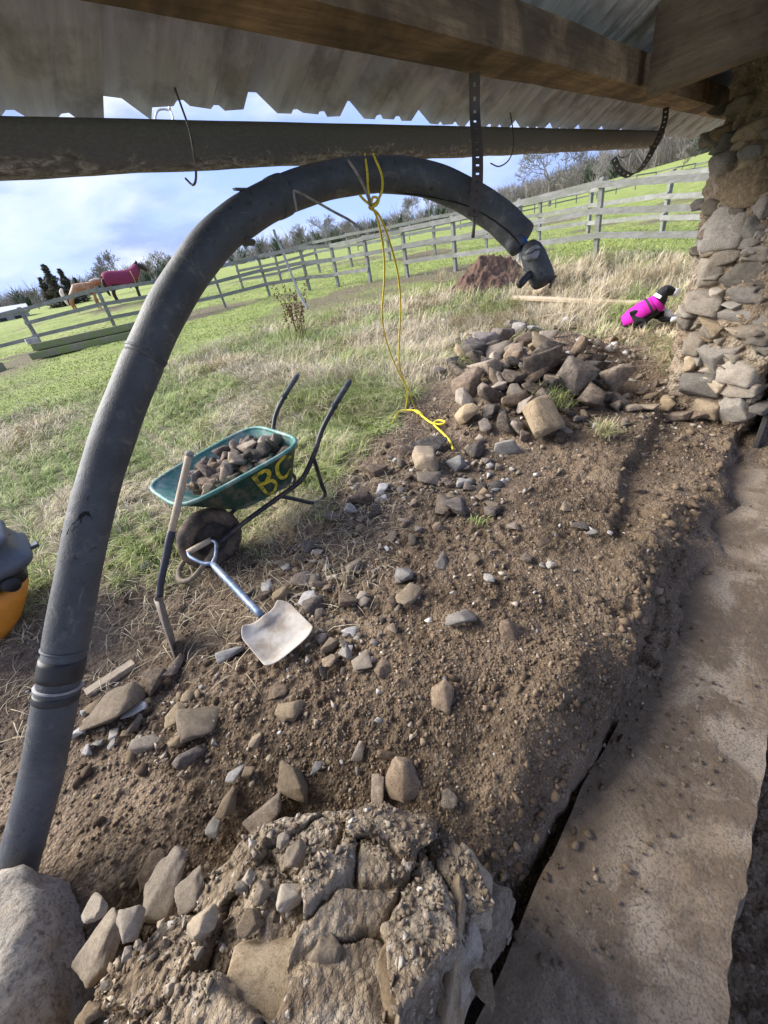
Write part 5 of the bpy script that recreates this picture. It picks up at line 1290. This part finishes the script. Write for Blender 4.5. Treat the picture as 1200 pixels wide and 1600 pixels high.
bare_tree(672, 346, 88, 46, 'bare tree on the skyline, middle of three right of the rope', 7, .6, 6, wmin=.018)
bare_tree(704, 340, 90, 40, 'bare tree on the skyline nearest the hanging strap', 8, .6, 6, wmin=.018)
bare_tree(512, 388, 80, 50, 'rounded bare tree on the skyline under the arch, taller of two', 9, .65, 6, wmin=.02)
bare_tree(473, 392, 82, 40, 'rounded bare tree on the skyline under the arch, shorter of two', 10, .65, 6, wmin=.02)
bare_tree(545, 380, 84, 34, 'thin pale bare tree beside the yellow rope on the skyline', 11, .55, 6, wmin=.016)
bare_tree(203, 446, 60, 58, 'tall thin bare tree behind the rugged horse', 12, .6, 6, wmin=.016)
bare_tree(268, 432, 60, 44, 'bare tree at the left of the arched pipe', 13, .6, 6, wmin=.016)
bare_tree(178, 456, 58, 44, 'bushy bare tree between the pony and the rugged horse', 14, .75, 6, wmin=.016)
bare_tree(60, 480, 60, 30, 'low bare tree left of the conifers', 15, .75, 5, wmin=.016)
bare_tree(240, 440, 62, 36, 'low bare tree just left of the pipe curve', 16, .75, 6, wmin=.016)
bare_tree(930, 300, 62, 46, 'bare sapling in front of the wooded hill', 18, .6, 5, wmin=.016)
bare_tree(1062, 268, 60, 40, 'bare tree in front of the wood near the wall', 19, .6, 6, wmin=.016)
def conifer(px, py, d, h_px, label, seed, thin=1.0):
    rnd = np.random.RandomState(seed); P = at_d(px, py, d); h = h_px*d/702.0
    E_ = empty('conifer', P, label, 'tree', 'conifers behind the pony')
    b = MB(); b.tube([P+np.array([0, 0, -.3]), P+np.array([0, 0, h*.95])], [h*.03, h*.006], 7); b.build('trunk', M['bark'], E_, True)
    n = 4200; z = rnd.uniform(.04, 1, n)**.9; rad = h*.26*thin*(1-z)**.8*rnd.uniform(.2, 1, n)*(1+.5*np.sin(z*26+rnd.rand()*6)); a = rnd.uniform(0, 6.28, n)
    base = np.stack([rad*np.cos(a), rad*np.sin(a), z*h], 1)+P
    L = h*.055*rnd.uniform(.5, 1.3, n); out = np.stack([np.cos(a), np.sin(a), rnd.uniform(-.6, .5, n)], 1); sd = np.stack([-np.sin(a), np.cos(a), rnd.uniform(-.5, .5, n)], 1)
    V = np.stack([base-sd*L[:, None]*.4, base+sd*L[:, None]*.4, base+out*L[:, None]], 1).reshape(-1, 3); f = np.arange(3*n).reshape(n, 3)
    br = rnd.rand(n)[:, None]; c = np.array([.09, .11, .075])*(1-br)+np.array([.23, .19, .17])*br; c = np.repeat(np.c_[c, np.ones(n)], 3, 0)
    mesh('crown', V, f, M['needles'], E_, False, {'tint': ('FLOAT_COLOR', c)})
conifer(106, 486, 55, 72, 'tallest dark conifer behind the pony', 1)
conifer(92, 489, 56, 56, 'left dark conifer behind the pony', 2, 1.1)
conifer(124, 482, 56, 62, 'right thin conifer behind the pony', 3, .8)
conifer(138, 478, 57, 44, 'small conifer right of the conifer group behind the pony', 4, 1.0)

def woodland(name, label, spots, hgt, seed, tw=26, wmul=1.0, cols=((.19, .17, .15), (.28, .255, .225)), evergreen=.05):
    rnd = np.random.RandomState(seed); S = []; C_ = []
    V = []; T = []
    for (px, py, d) in spots:
        P = at_d(px, py, d); z0 = float(base_z(np.array([P[0]]), np.array([P[1]]))[0]); P = np.array([P[0], P[1], min(P[2], z0+1)])
        h = hgt*rnd.uniform(.65, 1.2)*(1 if name != 'woodland' else min(1, max(.42, (px-640)/420))); ev = rnd.rand() < evergreen
        c = np.array([.07, .10, .06]) if ev else np.array(cols[0])*(k := rnd.rand())+np.array(cols[1])*(1-k)
        S.append((*P, *(P+[0, 0, h*.6]), .09*wmul, .05*wmul)); C_.append(c)
        n = tw*2 if ev else tw
        zz = rnd.uniform(.15, .8, n)*h; a = rnd.uniform(0, 6.28, n); rr = h*.08*rnd.rand(n); L = h*rnd.uniform(.18, .36, n)
        for i in range(n):
            o = P+np.array([math.cos(a[i])*rr[i], math.sin(a[i])*rr[i], zz[i]]); dd = np.array([math.cos(a[i])*.7, math.sin(a[i])*.7, rnd.uniform(.5, 1.3)])
            S.append((*o, *(o+dd*L[i]), (.10 if ev else .045)*wmul, .012*wmul)); C_.append(c*rnd.uniform(.75, 1.25))
    v, f = tri_tubes(np.array(S), 3); col = np.repeat(np.c_[np.array(C_), np.ones(len(C_))], 6, 0)
    o = mesh(name, v, f, M['wood_far'], None, False, {'tint': ('FLOAT_COLOR', col)}); tag(o, label, 'wood', kind='stuff'); return o
rn = random.Random(4)
spots = []
for _ in range(1500):
    px = rn.uniform(690, 1260); t = (px-690)/440; low = 348-100*t; up = 330-98*t
    k = rn.random(); spots.append((px, low*(1-k)+up*k, 95+75*k))
woodland('woodland', 'bare grey brown wood covering the hill at the right', spots, 9.5, 5, 30, 1.3)
spots = []
for _ in range(900):
    px = rn.uniform(-90, 700); y0 = 494-.204*px*(1.0); k = rn.random(); spots.append((px, y0+6-8*k, 90+40*k))
woodland('hedgerow_trees', 'far belt of bare trees and hedge along the left skyline', spots, 5.0, 6, 26, 1.2, evergreen=.16)
# far farm building
def shed():
    P = at_d(18, 517, 48); rz = view_heading(P); E_ = empty('farm_shed', (0, 0, 0), 'low pale roofed shed far off at the left edge', 'shed')
    b = MB(); b.box((0, 0, .9), (5.2, 3, 1.8)); b.build('wall', M['wall_far'], E_)
    b = MB(); b.add([(-2.9, -1.8, 1.75), (2.9, -1.8, 1.75), (2.9, 0, 2.6), (-2.9, 0, 2.6), (-2.9, 1.8, 1.75), (2.9, 1.8, 1.75)], [(0, 1, 2, 3), (3, 2, 5, 4), (0, 3, 4), (1, 5, 2), (0, 4, 5, 1)]); b.build('roof', M['roof_far'], E_)
    for k in range(3):
        b = MB(); b.box((-1.6+k*1.5, -1.52, 1.1), (.7, .06, .6)); b.build('window', M['black'], E_)
    place(E_, P, rz, 1)
shed()

# ------------------------------------------------------------------ grass
def blades(P, L, w, lean, curve, tint, name, label, kind='stuff', cat='grass', parent=None):
    n = len(P); t = np.array([0, .35, .7, 1.0]); side = np.stack([-np.sin(lean), np.cos(lean), np.zeros(n)], 1); out = np.stack([np.cos(lean), np.sin(lean), np.zeros(n)], 1)
    V = np.zeros((n, 7, 3))
    for i, tt in enumerate(t):
        c = P+out*(L*curve*tt**1.6)[:, None]; c[:, 2] += L*(tt-.55*np.minimum(curve, 1.55)*tt*tt)
        ww = (w*(1-.55*tt))[:, None]*side*.5
        if i < 3: V[:, 2*i] = c-ww; V[:, 2*i+1] = c+ww
        else: V[:, 6] = c
    tri = np.array([[0, 1, 3], [0, 3, 2], [2, 3, 5], [2, 5, 4], [4, 5, 6]])
    F_ = (np.arange(n)[:, None, None]*7+tri[None]).reshape(-1, 3)
    col = np.repeat(np.c_[tint, np.ones(n)], 7, 0)
    o = mesh(name, V.reshape(-1, 3), F_, M['blade'], parent, True, {'tint': ('FLOAT_COLOR', col)})
    if label: tag(o, label, cat, kind=kind)
    return o
RS = np.random.RandomState(8)
STRAW = np.array([[.56, .47, .31], [.66, .58, .42], [.48, .39, .25], [.42, .35, .21]]); GREEN = np.array([[.26, .33, .09], [.33, .39, .12], [.20, .27, .07], [.40, .43, .18]])
def rank_grass(n=140000):
    az = RS.uniform(R(-42), R(96), n); r0 = r_line(L_DIRT, az)*.85; r1 = r_line(L_FIELD, az)*1.05
    r1 = np.maximum(r1, r0*1.05); r = np.exp(np.log(r0)+RS.rand(n)*(np.log(r1)-np.log(r0)))
    # gather into tussocks
    x, y = r*np.sin(az), r*np.cos(az)
    cx, cy = np.round(x/.16+.4*fbm(x*3, y*3, 5, 2)), np.round(y/.16)
    x = x+(cx*.16-x)*.35; y = y+(cy*.16-y)*.35
    g_, f_, m_ = masks(x, y); keep = (RS.rand(n) < (g_*1.1-.05)) & (RS.rand(n) > f_*.75) & ~((y < .85) & (x < 8)); x, y, r = x[keep], y[keep], r[keep]; n = len(x)
    z = ground_z(x, y)-.004
    tus = fbm(x*1.6, y*1.6, 71, 3)*.5+.5; azk = np.arctan2(x, y); ln = (.05+(.13+.15*sstep(.15, .6, azk))*np.clip(tus, 0, 1)**1.3)*RS.uniform(.5, 1.35, n)*np.clip(.55+r*.09, .6, 1.5)
    flow = fbm(x*.8, y*.8, 73, 3)*4+RS.normal(0, .9, n)+_hash(cx[keep], cy[keep], 3)*2.5
    straw = np.clip(.40+.30*sstep(.2, .75, azk)+1.1*fbm(x*1.1+9, y*1.1, 75, 3)+RS.normal(0, .22, n), 0, 1)[:, None] > .5
    tint = np.where(straw, STRAW[RS.randint(0, 4, n)], GREEN[RS.randint(0, 4, n)])*RS.uniform(.8, 1.15, (n, 1))
    curve = np.clip(RS.normal(1.0, .38, n), .15, 1.7)
    blades(np.stack([x, y, z], 1), ln, (.0026+.00055*r)*1.0+0*r*RS.uniform(.7, 1.3, n), flow, curve, tint, 'rough_grass', 'rough straw coloured grass between the bare soil and the field')
rank_grass()
def field_grass(n=85000):
    az = RS.uniform(R(-40), R(82), n); r0 = r_line(L_FIELD, az)*.97; r = r0*np.exp(RS.rand(n)**1.3*1.05)
    x, y = r*np.sin(az), r*np.cos(az); g_, f_, m_ = masks(x, y); keep = RS.rand(n) > m_*.95; x, y, r = x[keep], y[keep], r[keep]; n = len(x)
    z = ground_z(x, y)-.003; pa = fbm(x*1.5, y*1.5, 81, 3); ln = (.022+.03*np.clip(pa+.4, 0, 1))*RS.uniform(.6, 1.4, n)
    G2 = np.array([[.30, .36, .085], [.36, .40, .12], [.24, .31, .06], [.42, .42, .17]]); tint = G2[RS.randint(0, 4, n)]*RS.uniform(.8, 1.15, (n, 1))
    blades(np.stack([x, y, z], 1), ln, .003+.0011*r, RS.uniform(0, 6.28, n), np.clip(RS.normal(.8, .3, n), .1, 1.5), tint, 'field_grass', 'short green grass of the grazed field')
field_grass()
def straws(n=5200):
    az = RS.uniform(R(-35), R(85), n); r0 = r_line(L_DIRT, az); r = r0*RS.uniform(.55, 1.12, n)
    x, y = r*np.sin(az), r*np.cos(az); k = (y > .9) & (RS.rand(n) < np.clip((r/r0-.5)*2, .08, 1)); x, y, r = x[k], y[k], r[k]; n = len(x); z = ground_z(x, y)+.004
    tint = STRAW[RS.randint(0, 4, n)]*RS.uniform(.7, 1.1, (n, 1))
    blades(np.stack([x, y, z], 1), RS.uniform(.03, .12, n), np.full(n, .0032), RS.uniform(0, 6.28, n), RS.uniform(1.5, 1.8, n), tint, 'straw_litter', 'scattered dry straws on the soil near the grass edge', cat='straw')
straws()
def tuft(px, py, n, L, label, greenish=.5, spread=.05):
    P = at_g(px, py); x = P[0]+RS.normal(0, spread, n); y = P[1]+RS.normal(0, spread, n); z = smooth_z(x, y)-.01+.03
    tint = np.where(RS.rand(n, 1) < greenish, GREEN[RS.randint(0, 4, n)], STRAW[RS.randint(0, 4, n)])
    o = blades(np.stack([x, y, z], 1), L*RS.uniform(.5, 1.2, n), np.full(n, .0048), RS.uniform(0, 6.28, n), RS.uniform(.2, 1.1, n), tint, 'grass_tuft', None); tag(o, label, 'grass tuft')
tuft(865, 632, 420, .15, 'green grass tuft growing between the blocks of the rubble heap', .75, .05)
tuft(945, 682, 260, .14, 'straw coloured grass tuft on the soil ledge near the wall', .35, .035)
tuft(748, 822, 60, .05, 'tiny green sprout on the bare soil below the rubble heap', .9, .03)
tuft(800, 440, 260, .35, 'tall dry grass tuft beside the red brown soil heap', .1, .12)
tuft(690, 440, 120, .4, 'sparse dry stalks left of the red brown soil heap', .05, .06)
tuft(1045, 430, 320, .35, 'pale dry tussock by the fence above the dog', .05, .14)
tuft(985, 440, 320, .35, 'pale dry tussock right of the hanging tap', .05, .14)
def dock():
    P = at_g(468, 528); E_ = empty('dead_dock_plant', P, 'dead red brown dock stems standing in the grass under the arch', 'plant')
    for k in range(13):
        a = random.uniform(0, 6.28); L = random.uniform(.45, 1.0); ln = random.uniform(.05, .38); b0 = Vector(P)+Vector((random.gauss(0, .07), random.gauss(0, .07), 0))
        pts = spline([b0, b0+Vector((math.cos(a)*ln*.3, math.sin(a)*ln*.3, L*.5)), b0+Vector((math.cos(a)*ln, math.sin(a)*ln, L))], 5)
        b = MB(); b.tube(pts, [.007-.0005*i for i in range(len(pts))], 5)
        for i in range(5, len(pts)):
            for _ in range(5):
                q = Vector(pts[i])+Vector((random.gauss(0, .018), random.gauss(0, .018), random.gauss(0, .03))); s = .012
                b.add([q+Vector((s, 0, 0)), q+Vector((-s, s, 0)), q+Vector((0, -s, s)), q+Vector((0, 0, -s))], [(0, 1, 2), (0, 2, 3), (0, 3, 1), (1, 3, 2)])
        b.build('stem', M['dock'], E_)
dock()

# ------------------------------------------------------------------ soil crumbs
def crumbs(n=48000):
    az = RS.uniform(R(-50), R(100), n); r = np.exp(RS.uniform(math.log(.32), math.log(5.2), n)); x, y = r*np.sin(az), r*np.cos(az)
    g_, f_, m_ = masks(x, y); cl = fbm(x*2.6, y*2.6, 91, 4)
    k = (RS.rand(n) > g_*.97) & (RS.rand(n) < np.clip(.5+cl*1.1, .12, 1)) & (y > -.35) & ~((y < .13) & (RS.rand(n) > .12)); x, y, r = x[k], y[k], r[k]; n = len(x)
    s = (.0022+.0065*RS.rand(n)**3.0)*np.clip(.65+.25*r, .7, 1.6); big = RS.rand(n) < .02; s = np.where(big, s*2.0, s)
    z = ground_z(x, y); ins = y < .13; z = np.where(ins & (y > -.27) & (x < 3.4), -.066, z)
    bm = bmesh.new(); bmesh.ops.create_icosphere(bm, subdivisions=1, radius=1); bv = np.array([v.co[:] for v in bm.verts]); bf = np.array([[v.index for v in f.verts] for f in bm.faces]); bm.free()
    # 20-face version
    bm = bmesh.new(); bmesh.ops.create_icosphere(bm, subdivisions=1, radius=1); bm.free()
    m = len(bv); V = bv[None]*(1+RS.uniform(-.45, .45, (n, m, 1)))*s[:, None, None]*RS.uniform(.65, 1.25, (n, 1, 3))
    V = V+np.stack([x, y, z+s*.35], 1)[:, None]
    F_ = (np.arange(n)[:, None, None]*m+bf[None]).reshape(-1, 3)
    pal = np.array([[.135, .095, .062], [.185, .133, .088], [.24, .176, .12], [.10, .07, .046], [.33, .255, .18]]); c = pal[RS.choice(5, n, p=[.3, .3, .2, .15, .05])]*RS.uniform(.8, 1.2, (n, 1))
    pale = RS.rand(n) < .006; c[pale] = np.array([.5, .47, .42])*RS.uniform(.8, 1.1, (pale.sum(), 1))
    o = mesh('soil_crumbs', V.reshape(-1, 3), F_, M['clod'], None, False, {'tint': ('FLOAT_COLOR', np.repeat(np.c_[c, np.ones(n)], m, 0))}); tag(o, 'loose crumbs of brown soil and grit over the dug ground', 'soil', kind='stuff')
crumbs()

def chips(name, label, cat, pts, sizes, pal, probs, material, seed, np_=4):
    """many small angular pieces joined: too small and too many to pick apart"""
    rnd = np.random.RandomState(seed); n = len(pts); protos = []
    for k in range(10):
        me = hull_rock('chip', 900+k, (1, .85, .7) if np_ > 6 else (1, .8, .6), np_, None, cuts=0, bev=0, boxy=2.0 if np_ > 6 else 2.6, rough=.2 if np_ > 6 else .045); v = np.array([x.co[:] for x in me.vertices]); f = np.array([list(p.vertices) for p in me.polygons]); protos.append((v, f)); bpy.data.meshes.remove(me)
    V = []; F_ = []; C_ = []; off = 0; which = rnd.randint(0, 10, n)
    for k in range(10):
        ids = np.where(which == k)[0]; v, f = protos[k]; m = len(v); c = len(ids)
        if c == 0: continue
        a = rnd.uniform(0, 6.28, (c, 3)); ca, sa = np.cos(a), np.sin(a)
        Rz = np.zeros((c, 3, 3)); Rz[:, 0, 0] = ca[:, 0]; Rz[:, 0, 1] = -sa[:, 0]; Rz[:, 1, 0] = sa[:, 0]; Rz[:, 1, 1] = ca[:, 0]; Rz[:, 2, 2] = 1
        Rx = np.zeros((c, 3, 3)); Rx[:, 0, 0] = 1; Rx[:, 1, 1] = ca[:, 1]; Rx[:, 1, 2] = -sa[:, 1]; Rx[:, 2, 1] = sa[:, 1]; Rx[:, 2, 2] = ca[:, 1]
        M3 = Rz@Rx; vv = np.einsum('nij,mj->nmi', M3, v)*sizes[ids][:, None, None]*rnd.uniform(.7, 1.25, (c, 1, 3))+pts[ids][:, None]
        V.append(vv.reshape(-1, 3)); F_.append((np.arange(c)[:, None, None]*m+f[None]).reshape(-1, 3)+off); off += c*m
        col = np.array(pal)[rnd.choice(len(pal), c, p=probs)]*rnd.uniform(.75, 1.25, (c, 1)); C_.append(np.repeat(np.c_[col, np.ones(c)], m, 0))
    o = mesh(name, np.concatenate(V), np.concatenate(F_), material, None, False, {'tint': ('FLOAT_COLOR', np.concatenate(C_))}); tag(o, label, cat, kind='stuff'); return o
SOILPAL = [[.11, .078, .051], [.165, .119, .078], [.225, .165, .11], [.29, .218, .15]]; STONEPAL = [[.20, .16, .12], [.30, .24, .18], [.40, .34, .27], [.52, .49, .45]]
def clods(n=2600):
    az = RS.uniform(R(-45), R(98), n); r = np.exp(RS.uniform(math.log(.4), math.log(4.6), n)); x, y = r*np.sin(az), r*np.cos(az)
    # crumbling cut edge: extra clods on and under it
    m = 420; ex = np.exp(RS.uniform(math.log(.25), math.log(3.1), m)); ey = .17+np.abs(RS.normal(0, .05, m))*RS.choice([1, 1, 1, -1.2], m); x = np.r_[x, ex]; y = np.r_[y, ey]
    g_, f_, m_ = masks(x, y); cl = fbm(x*2.1+4, y*2.1, 95, 4); k = (g_ < .35) & ((cl > -.12) | (np.arange(len(x)) >= n)) & (y > -.3) & ((y > .15) | (np.arange(len(x)) >= n)); x, y = x[k], y[k]
    r = np.hypot(x, y); s_ = (.004+.022*RS.rand(len(x))**3.8)*np.clip(.7+.2*r, .7, 1.4); z = ground_z(x, y); z = np.where((y < .13) & (x < 3.4), np.maximum(z, -.068), z)
    chips('soil_clods', 'broken clods of dark soil over the dug bank and its cut edge', 'soil', np.stack([x, y, z+s_*.3], 1), s_, SOILPAL, [.40, .38, .18, .04], M['clod'], 21, 9)
clods()
def stone_chips():
    P = []; S_ = []
    for n, x0, x1, y0, y1 in ((320, 590, 820, 690, 810), (460, 420, 640, 830, 1080), (280, 110, 360, 1060, 1230), (110, 320, 660, 1080, 1280), (100, 680, 1010, 760, 960), (80, 640, 930, 900, 1180), (420, 690, 1040, 520, 700), (260, 860, 1010, 500, 590), (200, 980, 1120, 600, 700), (160, 520, 660, 740, 880)):
        for _ in range(n):
            px, py = random.gauss((x0+x1)/2, (x1-x0)/3.4), random.gauss((y0+y1)/2, (y1-y0)/3.4); Q = at_g(px, py, fast_z)
            if Q[1] < .16: continue
            P.append(Q); S_.append(px_size(Q, 1.6+4.4*random.random()**2.2))
    P = np.array(P); P[:, 2] = ground_z(P[:, 0], P[:, 1])+np.array(S_)*.3
    chips('stone_chips', 'small broken stone chips strewn over the soil and rubble', 'gravel', P, np.array(S_), STONEPAL, [.36, .34, .22, .08], M['clod'], 22)
_gx = np.linspace(-2, 8, 260); _gy = np.linspace(-.5, 6, 200); _GXX, _GYY = np.meshgrid(_gx, _gy); _GZZ = smooth_z(_GXX, _GYY)
def fast_z(x, y):
    x = np.clip(x, -2, 7.99); y = np.clip(y, -.5, 5.99); u = (x+2)/10*259; v_ = (y+.5)/6.5*199; i = np.clip(u.astype(int), 0, 258); j = np.clip(v_.astype(int), 0, 198); a, b = u-i, v_-j
    return (_GZZ[j, i]*(1-a)+_GZZ[j, i+1]*a)*(1-b)+(_GZZ[j+1, i]*(1-a)+_GZZ[j+1, i+1]*a)*b
stone_chips()

def wall_grit(n=3000):
    P = BW_PTS[RS.randint(0, len(BW_PTS), n*2)]; cl = fbm(P[:, 0]*6, P[:, 1]*6, 97, 3); P = P[cl > -.1][:n].copy(); s_ = .0022+.009*RS.rand(len(P))**3.5; P[:, 2] += s_*.4
    chips('mortar_grit', 'crumbled mortar grit and soil lying on the broken wall', 'grit', P, s_, [[.17, .13, .095], [.26, .205, .15], [.36, .30, .235], [.52, .48, .42]], [.35, .35, .22, .08], M['clod'], 23)
wall_grit()
